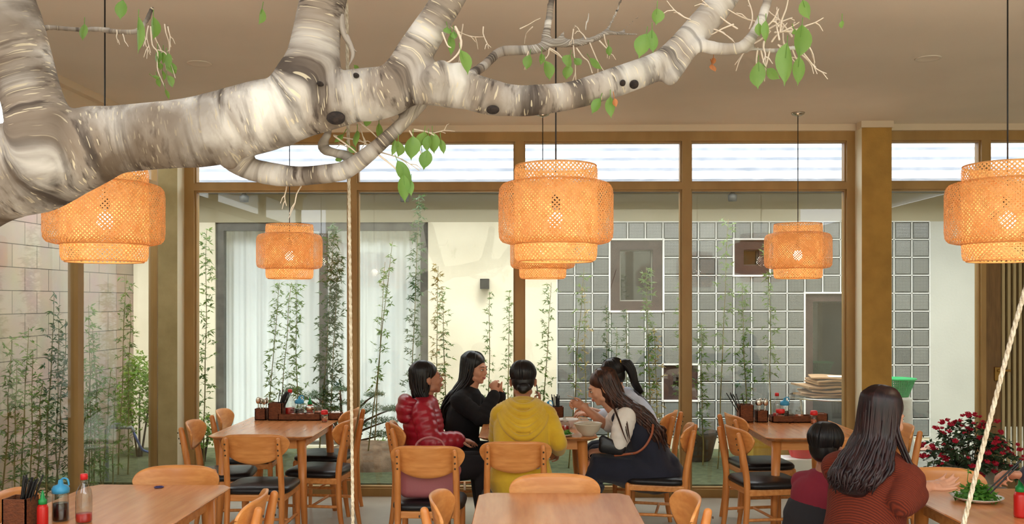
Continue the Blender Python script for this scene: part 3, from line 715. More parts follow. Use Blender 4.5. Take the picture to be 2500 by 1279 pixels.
# ================================================================ people
V = Vector
def frame(c, fwd, up=(0, 0, 1)):
    f = V(fwd).normalized(); r = f.cross(V(up)).normalized(); u = r.cross(f)
    return Matrix(((r.x, f.x, u.x, c[0]), (r.y, f.y, u.y, c[1]), (r.z, f.z, u.z, c[2]), (0, 0, 0, 1)))
def hand(b, wr, d, pn, ts, curl=.5, s=1.0, spread=.1):
    """palm, four unequal bent fingers and a thumb; pn points out of the palm, ts = +1/-1 the thumb's side"""
    d = V(d).normalized(); pn = V(pn); pn = (pn - d * pn.dot(d)).normalized(); sd = d.cross(pn) * ts; wr = V(wr)
    b.tube([wr - d * .02 * s, wr + d * .02 * s, wr + d * .055 * s, wr + d * .085 * s], [.019 * s, .0175 * s, .016 * s, .0125 * s], n=14, side=sd, ratio=1.0 + .9, sub=2)
    b.ell(wr + d * .035 * s + sd * .02 * s + pn * .008 * s, (.017 * s, .017 * s, .017 * s), n=10)
    for i, (ln, r) in enumerate(((.070, .0088), (.078, .009), (.072, .0086), (.056, .0078))):
        off = (.030 - .0205 * i) * s; p = wr + d * (.082 - (.006 if i in (0, 3) else 0)) * s + sd * off; a = curl * (.75 + .16 * i); dd = (d + sd * spread * (1.5 - i) * .5).normalized()
        pts = [p - dd * .012 * s, p]; q = dd; ax = q.cross(pn).normalized(); tot = 0
        for k, fr in enumerate((.42, .32, .26)):
            q = Quaternion(ax, a * (.8, 1.1, .7)[k]) @ q; p = p + q * ln * fr * s; pts.append(p)
        b.tube(pts, [r * s, r * s * .98, r * s * .92, r * s * .86, r * s * .72], n=10, sub=2)
    t0 = wr + d * .018 * s + sd * .026 * s; td = (d * .72 + sd * .62 + pn * .32).normalized(); t1 = t0 + td * .036 * s
    t2 = t1 + (td + d * .25 * curl - sd * .2 * curl + pn * .25 * curl).normalized() * .031 * s; t3 = t2 + (td + d * .3 - sd * .5 * curl + pn * .3 * curl).normalized() * .024 * s
    b.tube([t0, t1, t2, t3], [.0125 * s, .0112 * s, .0098 * s, .0078 * s], n=10, sub=2)
def head(b, H, s=1.0):
    E = lambda c, r: b.ell([x * s for x in c], [x * s for x in r], n=24, M=H)
    E((0, -.015, .034), (.074, .094, .085)); E((0, .028, -.02), (.062, .064, .082)); E((0, .046, -.058), (.047, .044, .05))
    E((0, .066, -.094), (.023, .022, .018)); E((0, .078, .026), (.05, .016, .014)); E((0, -.02, -.045), (.056, .06, .06))
    for x in (-1, 1):
        E((x * .034, .066, -.03), (.024, .022, .026)); E((x * .03, .077, .004), (.0155, .013, .011)); E((x * .03, .089, -.0), (.0105, .0045, .0045))
        E((x * .081, -.004, -.012), (.011, .018, .031)); E((x * .089, -.012, -.006), (.006, .018, .022)); E((x * .045, .02, -.07), (.02, .035, .022))
        E((x * .0105, .097, -.029), (.0085, .010, .0075))
    b.tube([V((0, .086, .018)) * s, V((0, .098, .0)) * s, V((0, .1085, -.021)) * s], [.0085 * s, .0095 * s, .0105 * s], n=12, M=H)
    E((0, .089, -.052), (.021, .012, .0065)); E((0, .087, -.066), (.018, .012, .0072)); E((0, .085, -.045), (.022, .012, .012))
def face_parts(body, H, s=1.0, lip='lip'):
    for x in (-1, 1):
        b = MB(); b.ell((x * .0305 * s, .0865 * s, .004 * s), (.0125 * s, .0075 * s, .0062 * s), n=14, M=H); e = b.build('eye', M['eyewhite'], body)
        b = MB(); b.ell((x * .0305 * s, .0925 * s, .004 * s), (.0056 * s, .0035 * s, .0056 * s), n=12, M=H); b.build('iris', M['eye'], e)
        b = MB(); b.tube([V((x * .018, .092, .009)) * s, V((x * .031, .0935, .0125)) * s, V((x * .044, .085, .008)) * s], [.0012 * s, .0016 * s, .001 * s], n=6, M=H, sub=3); b.build('eyelid', M['eye'], body)
        b = MB(); b.tube([V((x * .014, .0945, .026)) * s, V((x * .03, .0935, .031)) * s, V((x * .048, .079, .026)) * s], [.002 * s, .003 * s, .0016 * s], n=8, M=H, sub=3); b.build('eyebrow', M['hair_black'], body)
    b = MB(); b.tube([V((-.021, .091, -.056)) * s, V((-.008, .1015, -.0525)) * s, V((0, .1025, -.054)) * s, V((.008, .1015, -.0525)) * s, V((.021, .091, -.056)) * s], [.002 * s, .0042 * s, .004 * s, .0042 * s, .002 * s], n=8, M=H, sub=3)
    b.tube([V((-.019, .0905, -.0585)) * s, V((0, .100, -.064)) * s, V((.019, .0905, -.0585)) * s], [.002 * s, .005 * s, .002 * s], n=8, M=H, sub=4); b.build('lips', M[lip], body)
def hair(body, H, m, stages=(), th=(-210, 30), n=200, s=1.0, cap=((0, -.026, .047), (.085, .1015, .0885)), seed=1, r0=.0065, wave=.004, core=.93, side=None, name='hair', tie=None):
    rr = random.Random(seed); c, r = [V(q) * s for q in cap]
    b = MB(); b.ell(c, r, n=28, M=H)
    b.ell(V((0, -.04, -.0)) * s, V((.078, .074, .085)) * s, n=24, M=H)
    sd = (H.to_3x3() @ V((1, 0, 0))) if side is None else V(side); sd.z = 0; sd.normalize(); fo = V((-sd.y, sd.x, 0))
    S = [(V(C), a, bb) for C, a, bb in stages]
    if S:
        pts = [H @ V((0, -.035 * s, .01 * s))] + [q[0] for q in S]; b.tube(pts, [.078 * s] + [core * min(q[1], q[2]) for q in S], n=20, side=sd, ratio=1, sub=3)
        for k in range(len(S)):
            if S[k][1] > S[k][2] * 1.3: b.tube([S[k][0] - sd * (S[k][1] - S[k][2]) * .8, S[k][0] + sd * (S[k][1] - S[k][2]) * .8], core * S[k][2], n=12)
    o = b.build(name, m, body, vox=.006, smooth=4)
    L = MB()
    for i in range(n):
        t = radians(rr.uniform(*th)); rho = rr.uniform(.8, 1.06); part = rr.uniform(-.2, .2); pts = []; ra = []
        for el, k in ((88, 1.02), (62, 1.04), (36, 1.045), (8, 1.04)):
            e = radians(el); pts.append(H @ V((c.x + r.x * k * cos(e) * cos(t + part * .2), c.y + r.y * k * cos(e) * sin(t + part * .2), c.z + r.z * k * sin(e))))
            ra.append(r0 * s * (.55 if el == 88 else 1))
        if not S:
            for el in (-18, -42): e = radians(el); pts.append(H @ V((c.x + r.x * cos(e) * cos(t), c.y + r.y * cos(e) * sin(t), c.z + r.z * 1.1 * sin(e)))); ra.append(r0 * s * (.7 if el == -18 else .25))
        else:
            cut = rr.choice([len(S)] * 5 + [max(1, len(S) - 1)])
            for k, (C, a, bb) in enumerate(S[:cut]):
                w = wave * (k + 1); pts.append(C + sd * (a * rho * cos(t)) + fo * (bb * rho * sin(t)) + V((rr.gauss(0, w), rr.gauss(0, w), rr.gauss(0, w))))
                ra.append(r0 * s * (1.35 if k < cut - 1 else .3))
        L.tube(pts, ra, n=5, sub=3, round_=False)
    L.build('hair_locks', m, o)
    return o
def limb_r(kind, k, s):
    return [x * k * s for x in {'arm': (.047, .046, .041, .037, .038, .033, .025), 'leg': (.085, .084, .074, .058, .058, .05, .034)}[kind]]
def limb_pts(a, b_, c): a, b_, c = V(a), V(b_), V(c); return [a, a.lerp(b_, .3), a.lerp(b_, .7), b_, b_.lerp(c, .25), b_.lerp(c, .6), c]
def person(label, J, skin='skin', s=1.0, vox=.0065, group=None):
    """J: joints in world coordinates. returns (body, head matrix)"""
    o0 = V((J['pelvis'][0], J['pelvis'][1], 0)); t = thing('person', o0, label, 'person', group)
    for k, v in list(J.items()):
        if isinstance(v, Vector) and k not in ('face', 'sdir', 'up'): J[k] = v - o0
        if isinstance(v, dict): 
            for q in ('at', 'pt'):
                if q in v: v[q] = v[q] - o0
    H = frame(J['head'], J['face'], J.get('up', (0, 0, 1))); sd = J['sdir'].normalized()      # sdir points to the person's right
    b = MB(); tors = [J['pelvis'], J['waist'], J['chest'], J['neck'] - V((0, 0, .045 * s))]
    b.tube(tors, [.115 * s, .094 * s, .1 * s, .075 * s], n=20, side=sd, ratio=1.42, sub=4)
    b.tube([J['shL'], J['neck'] - V((0, 0, .03 * s)), J['shR']], [.046 * s, .058 * s, .046 * s], n=14, sub=4)
    b.tube([J['neck'] - V((0, 0, .05 * s)), J['head'] + V((0, 0, -.05 * s))], [.056 * s, .049 * s], n=16)
    head(b, H, s)
    for q in 'LR':
        b.tube(limb_pts(J['sh' + q], J['el' + q], J['wr' + q]), limb_r('arm', 1, s), n=12, sub=2)
        h = J.get('hand' + q)
        if h: hand(b, J['wr' + q], h['d'], h['pn'], h['ts'], h.get('curl', .5), .97 * s)
        hip = J['pelvis'] + sd * (.09 * s if q == 'R' else -.09 * s) - V((0, 0, .01))
        J['hip' + q] = hip
        b.tube(limb_pts(hip, J['kn' + q], J['an' + q]), limb_r('leg', 1, s), n=14, sub=2)
        f = (J['kn' + q] - hip); f.z = 0; f.normalize()
        b.tube([J['an' + q] - f * .04 * s - V((0, 0, .04 * s)), J['an' + q] + f * .16 * s - V((0, 0, .055 * s))], [.033 * s, .026 * s], n=10)
    body = b.build('body', M[skin], t, vox=vox, smooth=3)
    face_parts(body, H, s)
    return body, H, J, sd
def top(body, J, sd, m, s=1.0, ex=.014, slv=1.0, name='shirt', quilt=0, low=.0, hemr=1.0, neckx=0, vox=.007, torso_r=(.128, .112, .112, .082), arms='LR', smooth=4, puff=0):
    """a garment over the trunk and the arms; slv 0..1 = shoulder to wrist"""
    b = MB(); P = [J['pelvis'] + V((0, 0, low)), J['waist'], J['chest'], J['neck'] - V((0, 0, .05 * s))]; rr = [(x + ex) * s for x in torso_r]; rr[0] *= hemr
    Q, q = smooth_path([V(p) for p in P], rr, 12)
    if quilt: q = [r * (1 + .055 * abs(sin(i * pi / 4))) for i, r in enumerate(q)]
    b.tube(Q, q, n=28, side=sd, ratio=1.36)
    b.tube([J['shL'], J['neck'] - V((0, 0, .035 * s)), J['shR']], [(.05 + ex) * s, (.058 + ex * .9 + neckx) * s, (.05 + ex) * s], n=16, sub=4)
    for a in arms:
        pts = limb_pts(J['sh' + a], J['el' + a], J['wr' + a]); ra = [x + (ex + puff * (1 if i < 3 else 0)) * s for i, x in enumerate(limb_r('arm', 1.06, s))]
        Q, q = smooth_path(pts, ra, 8); k = max(3, int(len(Q) * slv)); Q, q = Q[:k], q[:k]
        if quilt: q = [r * (1 + .1 * abs(sin(i * pi / 5))) for i, r in enumerate(q)]
        else: q = [r * (1 + .03 * sin(i * 1.3 + ord(a) % 7)) for i, r in enumerate(q)]
        b.tube(Q, q, n=16)
    return b.build(name, m, body, vox=vox, smooth=smooth)
def trousers(body, J, sd, m, s=1.0, ex=.018, name='trousers', to=1.0):
    b = MB(); b.tube([J['pelvis'] + V((0, 0, .08 * s)), J['pelvis'] - V((0, 0, .04 * s))], [(.112 + ex) * s, (.11 + ex) * s], n=20, side=sd, ratio=1.42)
    for a in 'LR':
        Q, q = smooth_path(limb_pts(J['hip' + a], J['kn' + a], J['an' + a]), [x + ex * s for x in limb_r('leg', 1.0, s)], 6); k = int(len(Q) * to); b.tube(Q[:k], q[:k], n=16)
    return b.build(name, m, body, vox=.009, smooth=3)
def shoes(body, J, s=1.0, m='blackcloth'):
    for a in 'LR':
        f = J['kn' + a] - J['hip' + a]; f.z = 0; f.normalize(); b = MB()
        b.tube([J['an' + a] - f * .045 * s - V((0, 0, .045)), J['an' + a] + f * .08 * s - V((0, 0, .05)), J['an' + a] + f * .17 * s - V((0, 0, .06))], [.041 * s, .04 * s, .032 * s], n=12, sub=3); b.build('shoe', M[m], body)
def seated_legs(J, fwd, sd, s=1.0, knee=.43, drop=None, spread=.1, kz=.5):
    f = V(fwd).normalized()
    for a, g in (('R', 1), ('L', -1)):
        k = J['pelvis'] + f * knee * s + sd * spread * g; k.z = kz; J['kn' + a] = k; an = k + f * .03; an.z = .085; J['an' + a] = an

# --- woman in the crimson puffer jacket, on the left of the middle table, facing right
def P(px, py, Y): return W(px, py, Y)
sd = V((.22, -1, 0)).normalized(); fw = V((1, .22, 0)).normalized(); Yc = 6.72
J = dict(pelvis=P(1034, 1136, Yc), waist=P(1034, 1085, Yc), chest=P(1034, 1030, Yc), neck=P(1036, 978, Yc), head=P(1044, 924, Yc), face=V((1, .3, .1)), sdir=sd,
         shL=P(1030, 996, Yc) - sd * .16, shR=P(1026, 998, Yc) + sd * .15, elR=P(1052, 1082, Yc - .22), wrR=P(1118, 1075, Yc - .16), elL=P(1060, 1080, Yc + .2), wrL=P(1115, 1072, Yc + .05),
         handR=dict(d=V((1, .25, -.05)), pn=V((0, .1, -1)), ts=-1, curl=.35), handL=dict(d=V((1, -.2, -.1)), pn=V((0, 0, -1)), ts=1, curl=.4))
seated_legs(J, fw, sd)
body, H, J, _ = person('woman in a crimson puffer jacket seated facing right, hands in her lap', J, 'skin_tan')
top(body, J, sd, M['puffer'], ex=.03, slv=.98, name='puffer_jacket', quilt=1, smooth=2, vox=.007)
b = MB(); hc = J['neck'] - fw * .105 + V((0, 0, -.01))
for k, (dx, r, z) in enumerate(((0, .05, -.1), (.0, .058, -.045), (.01, .052, .01))):
    q = [hc + V((0, 0, z)) + fw * (dx - .045 * cos(a)) + sd * (.105 * sin(a)) for a in [radians(x) for x in (-100, -60, -25, 0, 25, 60, 100)]]; b.tube(q, [r * .55, r * .85, r, r * 1.05, r, r * .85, r * .55], n=14, sub=4)
b.build('hood', M['puffer'], body, vox=.007, smooth=2)
trousers(body, J, sd, M['darkpants']); shoes(body, J)
hd = J['head']
hair(body, H, M['hair_black'], [(hd + V((-.035, .0, -.06)), .084, .078), (hd + V((-.03, .0, -.13)), .075, .06), (hd + V((-.0, .0, -.19)), .055, .045), (hd + V((.035, -.02, -.235)), .03, .022)], th=(-205, 25), n=190, seed=3)

# --- woman in black behind her, hands raised to her mouth
Yc = 7.36; sd = V((-.25, -1, 0)).normalized(); fw = V((1, -.25, 0)).normalized()
J = dict(pelvis=P(1130, 1108, Yc), waist=P(1128, 1060, Yc), chest=P(1134, 1005, Yc), neck=P(1144, 955, Yc), head=P(1160, 900, Yc), face=V((.86, -.5, -.12)), sdir=sd,
         shL=P(1140, 974, Yc) - sd * .16, shR=P(1136, 974, Yc) + sd * .16, elR=P(1178, 1024, Yc - .2), wrR=P(1208, 962, Yc - .1), elL=P(1204, 1022, Yc + .14), wrL=P(1222, 962, Yc + .03),
         handR=dict(d=V((-.15, .1, 1)), pn=V((.3, 1, .1)), ts=-1, curl=1.0), handL=dict(d=V((-.25, -.1, 1)), pn=V((-.5, -1, 0)), ts=-1, curl=1.0))
seated_legs(J, fw, sd)
body, H, J, _ = person('woman with long black hair in a black top, hands raised to her mouth', J, 'skin')
top(body, J, sd, M['blackcloth'], ex=.022, slv=.96, name='black_jacket')
trousers(body, J, sd, M['blackcloth']); shoes(body, J)
hd = J['head']
hair(body, H, M['hair_black'], [(hd - fw * .035 + V((0, 0, -.07)), .086, .08), (hd - fw * .085 + V((0, 0, -.15)), .095, .07), (hd - fw * .15 + V((0, 0, -.24)), .11, .062), (hd - fw * .2 + V((0, 0, -.34)), .11, .052), (hd - fw * .215 + V((0, 0, -.46)), .09, .04)], th=(-215, 35), n=260, seed=5, wave=.003)

# --- person in the mustard hoodie, back to us
Yc = 6.1; sd = V((1, 0, 0))
J = dict(pelvis=P(1272, 1168, 5.96), waist=P(1272, 1110, 6.0), chest=P(1276, 1042, 6.1), neck=P(1277, 985, 6.2), head=P(1277, 930, 6.26), face=V((0, 1, -.2)), sdir=sd,
         shL=P(1222, 1012, 6.14), shR=P(1334, 1012, 6.14), elR=P(1362, 1078, 6.03), wrR=P(1364, 1098, 6.25), elL=P(1214, 1072, 6.3), wrL=P(1296, 992, 6.5),
         handR=dict(d=V((-.1, .7, -.5)), pn=V((-1, 0, -.2)), ts=1, curl=.5), handL=dict(d=V((.75, -.1, .65)), pn=V((0, 0, 1)), ts=1, curl=.9))
seated_legs(J, (0, 1, 0), sd)
body, H, J, _ = person('person in a mustard hoodie with dark pinned up hair, back to us', J, 'skin_tan')
hoodie = top(body, J, sd, M['mustard'], ex=.02, slv=.96, name='hoodie', low=-.02, torso_r=(.14, .112, .122, .085))
b = MB(); nk = J['neck']
b.tube([nk + V((0, -.075, -.01)), nk + V((0, -.14, -.09)), nk + V((0, -.18, -.16))], [.05, .05, .026], n=16, side=(1, 0, 0), ratio=1.9, sub=3)
for k in range(5):
    w_ = .078 + .019 * k; zz = .03 - .012 * k; yb = -.135 - .033 * k
    q = [nk + V((w_ * sin(a) * 1.1, yb * cos(a) - .03, zz - (.03 + .036 * k) * max(0, cos(a)) ** 1.3)) for a in [radians(x) for x in (-112, -85, -50, -20, 0, 20, 50, 85, 112)]]
    b.tube(q, [.012, .017, .02, .021, .022, .021, .02, .017, .012], n=12, sub=4)
b.build('hood', M['mustard'], hoodie, vox=.0045, smooth=2)
trousers(body, J, sd, M['greypants']); shoes(body, J)
o = hair(body, H, M['hair_black'], [], th=(-215, 35), n=170, seed=8, r0=.006)
b = MB(); hd = J['head']; b.ell(hd + V((.004, -.098, -.035)), (.048, .036, .036)); b.ell(hd + V((.0, -.105, -.05)), (.034, .03, .028))
b.build('hair_bun', M['hair_black'], o, vox=.006, smooth=3)
b = MB(); b.tube([hd + V((.08, .0, .0)), hd + V((.096, .01, -.05)), hd + V((.092, .012, -.11))], [.005, .004, .0015], n=6, sub=4); b.build('loose_strand', M['hair_black'], o)

# --- woman with long brown hair, white blouse and navy pinafore, bending over her bowl
Yc = 6.66; sd = V((.0, 1, 0)); fw = V((-1, 0, 0))
J = dict(pelvis=P(1598, 1150, Yc), waist=P(1582, 1095, Yc), chest=P(1552, 1045, Yc), neck=P(1512, 998, Yc), head=P(1470, 946, Yc), face=V((-1, -.06, -.42)), up=V((-.2, 0, 1)), sdir=sd,
         shL=P(1527, 1020, Yc - .15), shR=P(1530, 1014, Yc + .15), elL=P(1508, 1092, Yc - .2), wrL=P(1470, 1100, Yc - .08), elR=P(1482, 1040, Yc + .2), wrR=P(1424, 992, Yc + .12),
         handL=dict(d=V((-1, .2, -.1)), pn=V((0, .3, -1)), ts=-1, curl=.7), handR=dict(d=V((-1, -.05, .3)), pn=V((.2, -.9, -.4)), ts=1, curl=.95))
seated_legs(J, fw, sd, knee=.46, kz=.53)
body, H, J, _ = person('woman with long brown hair and navy pinafore bending over a beige bowl', J, 'skin')
bl = top(body, J, sd, M['blouse'], ex=.008, slv=.44, name='blouse', puff=.02, low=.06, torso_r=(.105, .095, .1, .078))
b = MB()
b.tube([J['pelvis'] + V((0, 0, .0)), J['waist'], J['chest'], J['chest'].lerp(J['neck'], .45)], [.165, .14, .132, .104], n=24, side=sd, ratio=1.32, sub=4)
for g in (1, -1): b.tube([J['chest'] + sd * g * .1 + V((.06, 0, .0)), J['neck'] + sd * g * .095 + V((.03, 0, .0)), J['neck'] + sd * g * .09 + V((-.04, 0, -.06))], [.045, .036, .03], n=12, sub=3)
b.tube([J['pelvis'] + V((.08, 0, -.02)), J['pelvis'] + V((-.1, 0, 0)), J['knR'].lerp(J['knL'], .5) + V((.1, 0, .0))], [.135, .15, .11], n=20, side=sd, ratio=1.5, sub=4)
for q in 'LR': b.tube([J['hip' + q], J['kn' + q] + V((.02, 0, 0)), J['kn' + q] + V((.0, 0, -.12))], [.12, .1, .1], n=14)
b.tube([J['pelvis'] + V((.08, -.05, .05)), J['pelvis'] + V((.16, -.12, -.12))], [.1, .05], n=14)
b.build('pinafore_dress', M['navy'], body, vox=.009, smooth=5)
shoes(body, J)
hd = J['head']
hair(body, H, M['hair_brown'], [(hd + V((.05, 0, -.03)), .092, .09), (hd + V((.115, -.01, -.1)), .10, .085), (hd + V((.2, -.02, -.155)), .115, .075), (hd + V((.28, -.02, -.235)), .12, .07), (hd + V((.35, -.02, -.33)), .11, .055), (hd + V((.385, -.02, -.42)), .085, .04)], th=(-198, 18), n=620, seed=9, r0=.0066, wave=.0035)
b = MB()      # strands that fall over the white sleeve
rr_ = random.Random(4)
for k in range(10):
    x = rr_.uniform(-.01, .07); y = rr_.uniform(-.02, .02)
    b.tube([hd + V((.02 + x * .4, -.085, .02)), hd + V((.055 + x, -.11 + y, -.1)), hd + V((.09 + x, -.2 + y, -.2)), hd + V((.12 + x * .7, -.262 + y, -.29)), hd + V((.15 + x * .5, -.275, -.34 - .05 * rr_.random()))], [.003, .0042, .0036, .0025, .0006], n=5, sub=5, round_=False)
b.build('hair_front_locks', M['hair_brown'], body)
strap = MB(); pl = J['pelvis']
q = [P(1594, 1036, 6.49), P(1591, 1060, 6.46), P(1576, 1088, 6.44), P(1556, 1104, 6.43), P(1535, 1108, 6.42), P(1500, 1112, 6.44)]; o0 = V((body.parent.location.x, body.parent.location.y, 0))
bag = thing('shoulder_bag', P(1500, 1090, 6.44), 'small black bag with a tan strap on the lap of the brown haired woman', 'bag'); bo = V(bag.location)
strap.tube([p - bo for p in q], .0085, n=8, side=(0, 1, 0), ratio=.35, sub=4); strap.build('strap', M['tanleather'], bag)
b = MB(); b.tube([P(1470, 1088, 6.44) - bo, P(1520, 1098, 6.44) - bo], [.05, .045], n=20, side=(0, 1, 0), ratio=.5); b.tube([P(1468, 1070, 6.44) - bo, P(1488, 1084, 6.44) - bo], [.03, .04], n=14, side=(0, 1, 0), ratio=.5); b.build('bag_body', M['leather'], bag, vox=.007, smooth=3)
b = MB(); b.lathe([(.008, 0), (.011, .002), (.008, .004)], 12, P(1543, 1108, 6.405) - bo); b.build('buckle', M['steel'], bag)

# --- woman with a ponytail behind her
Yc = 7.38
J = dict(pelvis=P(1590, 1120, Yc), waist=P(1580, 1070, Yc), chest=P(1556, 1010, Yc), neck=P(1530, 958, Yc), head=P(1493, 918, Yc), face=V((-1, -.1, -.4)), up=V((-.15, 0, 1)), sdir=sd,
         shL=P(1543, 978, Yc - .15), shR=P(1545, 976, Yc + .15), elL=P(1505, 1022, Yc - .2), wrL=P(1440, 1012, Yc - .12), elR=P(1500, 1022, Yc + .2), wrR=P(1440, 1000, Yc + .1),
         handL=dict(d=V((-1, .1, .1)), pn=V((0, .3, -1)), ts=-1, curl=.6), handR=dict(d=V((-1, -.1, .1)), pn=V((0, -.3, -1)), ts=1, curl=.6))
seated_legs(J, fw, sd)
body, H, J, _ = person('woman with a black ponytail and yellow hair tie seated by the windows', J, 'skin')
top(body, J, sd, M['paleblue'], ex=.015, slv=.8, name='blouse')
b = MB(); b.tube([J['pelvis'], J['waist'], J['chest'], J['chest'].lerp(J['neck'], .6)], [.15, .13, .13, .1], n=24, side=sd, ratio=1.2, sub=4)
for q in 'LR': b.tube([J['hip' + q], J['kn' + q]], [.11, .09], n=14)
b.build('pinafore_dress', M['navy'], body, vox=.009, smooth=4); shoes(body, J)
o = hair(body, H, M['hair_black'], [], th=(-220, 40), n=150, seed=12, r0=.006)
hd = J['head']; b = MB(); rr_ = random.Random(6); tie = hd + V((.065, -.03, .105))
b.tube([tie, tie + V((.05, 0, .0)), tie + V((.095, 0, -.07)), tie + V((.12, 0, -.16)), tie + V((.165, 0, -.23))], [.02, .036, .036, .028, .012], n=14, sub=4)
for k in range(60):
    a = rr_.uniform(0, 2 * pi); r = .034; f_ = lambda c, w: tie + V(c) + V((cos(a) * w * .7, sin(a) * w, cos(a) * w * .7))
    b.tube([f_((0, 0, 0), .016), f_((.05, 0, 0), .036), f_((.095, 0, -.07), .036), f_((.12, 0, -.16), .03), f_((.165 + rr_.uniform(-.01, .02), 0, -.24), .012)], [.003, .005, .005, .004, .001], n=5, sub=3, round_=False)
b.build('ponytail', M['hair_black'], o)
b = MB(); b.tube([tie + V((.002, .022 * cos(a), .022 * sin(a))) for a in [2 * pi * i / 16 for i in range(17)]], .006, n=8); b.build('hair_tie', mat('yellow hair tie', (220, 170, 50), .6), o)

# --- child in a maroon shirt
sd = V((.62, -.78, 0)).normalized(); fw = V((.78, .62, 0)).normalized(); s_ = .93; Yc = 4.95
J = dict(pelvis=P(1985, 1290, Yc), waist=P(1990, 1245, Yc), chest=P(1998, 1205, Yc), neck=P(2008, 1162, Yc), head=P(2020, 1092, Yc), face=V((.74, .66, -.12)), sdir=sd,
         shL=P(2003, 1184, Yc) - sd * .115, shR=P(2003, 1184, Yc) + sd * .115, elL=P(2020, 1270, Yc + .15), wrL=P(2080, 1270, Yc + .2), elR=P(2040, 1275, Yc - .12), wrR=P(2100, 1270, Yc),
         handL=dict(d=fw, pn=V((0, 0, -1)), ts=1, curl=.4), handR=dict(d=fw, pn=V((0, 0, -1)), ts=-1, curl=.4))
seated_legs(J, fw, sd, s=.8, kz=.47)
body, H, J, _ = person('child with short black hair in a maroon shirt seen from behind', J, 'skin_tan', s=s_)
sh_ = top(body, J, sd, M['maroon'], s=s_, ex=.014, slv=.5, name='shirt', torso_r=(.115, .1, .105, .078))
b = MB(); nk = J['neck']; b.tube([nk + V((.052 * cos(a), .052 * sin(a), -.028)) for a in [2 * pi * i / 20 for i in range(21)]], .016, n=10); b.build('collar', M['blackcloth'], sh_)
trousers(body, J, sd, M['darkpants'], s=s_); shoes(body, J, s_)
hair(body, H, M['hair_black'], [], th=(-215, 35), n=200, s=s_ * 1.06, seed=15, r0=.005)
PCX = (body.parent.location.x, body.parent.location.y)
def stool(x, y, label):
    t = thing('wooden_stool', (x, y, 0), label, 'stool'); MB().lathe([(0, .41), (.15, .41), (.16, .42), (.16, .44), (.15, .447), (0, .447)], 28).build('seat', M['wood'], t)
    for k in range(4): a = pi / 4 + k * pi / 2; MB().tube([(.1 * cos(a), .1 * sin(a), .41), (.15 * cos(a), .15 * sin(a), 0)], [.018, .014], n=10, round_=False).build('leg', M['wood_v'], t)
    return t

# --- woman in the rust knit sweater
sd = V((.66, -.75, 0)).normalized(); fw = V((.75, .66, 0)).normalized(); Yc = 4.36
J = dict(pelvis=P(2105, 1335, Yc), waist=P(2112, 1270, Yc), chest=P(2122, 1185, Yc), neck=P(2138, 1110, Yc), head=P(2158, 1018, Yc), face=V((.82, .48, -.26)), sdir=sd,
         shL=P(2120, 1152, Yc) - sd * .16, shR=P(2142, 1160, Yc) + sd * .15, elL=P(2110, 1250, Yc + .22), wrL=P(2200, 1235, Yc + .3), elR=P(2200, 1228, Yc - .18), wrR=P(2268, 1186, Yc - .06),
         handL=dict(d=fw, pn=V((0, 0, -1)), ts=1, curl=.5), handR=dict(d=V((1, .3, .06)), pn=V((-.1, -.45, .8)), ts=1, curl=.35))
seated_legs(J, fw, sd)
body, H, J, _ = person('woman with long dark hair in a rust knit sweater, reaching out one hand', J, 'skin', vox=.0055)
top(body, J, sd, M['knit'], ex=.026, slv=.78, name='knit_sweater', low=-.02)
trousers(body, J, sd, M['darkpants']); shoes(body, J)
hd = J['head']
hair(body, H, M['hair_wine'], [(hd + V((-.03, -.01, -.06)), .092, .09), (hd + V((-.055, -.02, -.13)), .102, .09), (hd + V((-.1, -.04, -.2)), .115, .085), (hd + V((-.145, -.06, -.26)), .115, .08), (hd + V((-.17, -.07, -.305)), .1, .06)], th=(-222, 8), n=760, seed=21, r0=.0062, wave=.0025, s=1.04)
b = MB(); rr_ = random.Random(14)
for k in range(12):
    y = rr_.uniform(-.02, .02); x = rr_.uniform(-.02, .01)
    b.tube([hd + V((.03, -.06, .05)), hd + V((.03 + x, -.085 + y, -.06)), hd + V((.055 + x, -.1 + y, -.14)), hd + V((.09 + x, -.12 + y, -.24)), hd + V((.105 + x, -.14 + y, -.3))], [.004, .007, .006, .005, .001], n=5, sub=4, round_=False)
b.build('hair_front_locks', M['hair_wine'], body)

PWX = (body.parent.location.x, body.parent.location.y)
# --- diner whose arm reaches in from the right edge
Yc = 4.2; sd = V((-.2, 1, 0)).normalized(); fw = V((-1, -.2, 0)).normalized(); c0 = V((2.98, 4.25, 0))
J = dict(pelvis=c0 + V((0, 0, .53)), waist=c0 + V((-.02, 0, .68)), chest=c0 + V((-.05, 0, .86)), neck=c0 + V((-.07, 0, 1.02)), head=c0 + V((-.11, 0, 1.14)), face=V((-1, -.1, -.3)), sdir=sd,
         shL=c0 + V((-.06, 0, .96)) - sd * .17, shR=c0 + V((-.06, 0, .96)) + sd * .17, elL=P(2630, 1170, 3.95), wrL=P(2496, 1160, 4.05), elR=c0 + V((-.2, .28, .78)), wrR=c0 + V((-.25, .2, .8)),
         handL=dict(d=V((-1, -.05, .12)), pn=V((.1, -.2, -1)), ts=-1, curl=.95), handR=dict(d=V((-1, 0, 0)), pn=V((0, 0, -1)), ts=1, curl=.4))
seated_legs(J, fw, sd)
body, H, J, _ = person('diner at the right edge in a navy sleeve holding black chopsticks', J, 'skin_tan')
top(body, J, sd, M['navy'], ex=.022, slv=.93, name='navy_jacket'); trousers(body, J, sd, M['darkpants']); shoes(body, J)
hair(body, H, M['hair_black'], [], n=120, seed=25)
stool(PWX[0], PWX[1], 'wooden stool under the woman in the rust knit sweater')
stool(PCX[0], PCX[1], 'wooden stool under the child in the maroon shirt')
b = dup(CHAIR, (3.0, 4.25, 0), radians(96), 'wooden chair just outside the right edge under the chopstick holder', G)
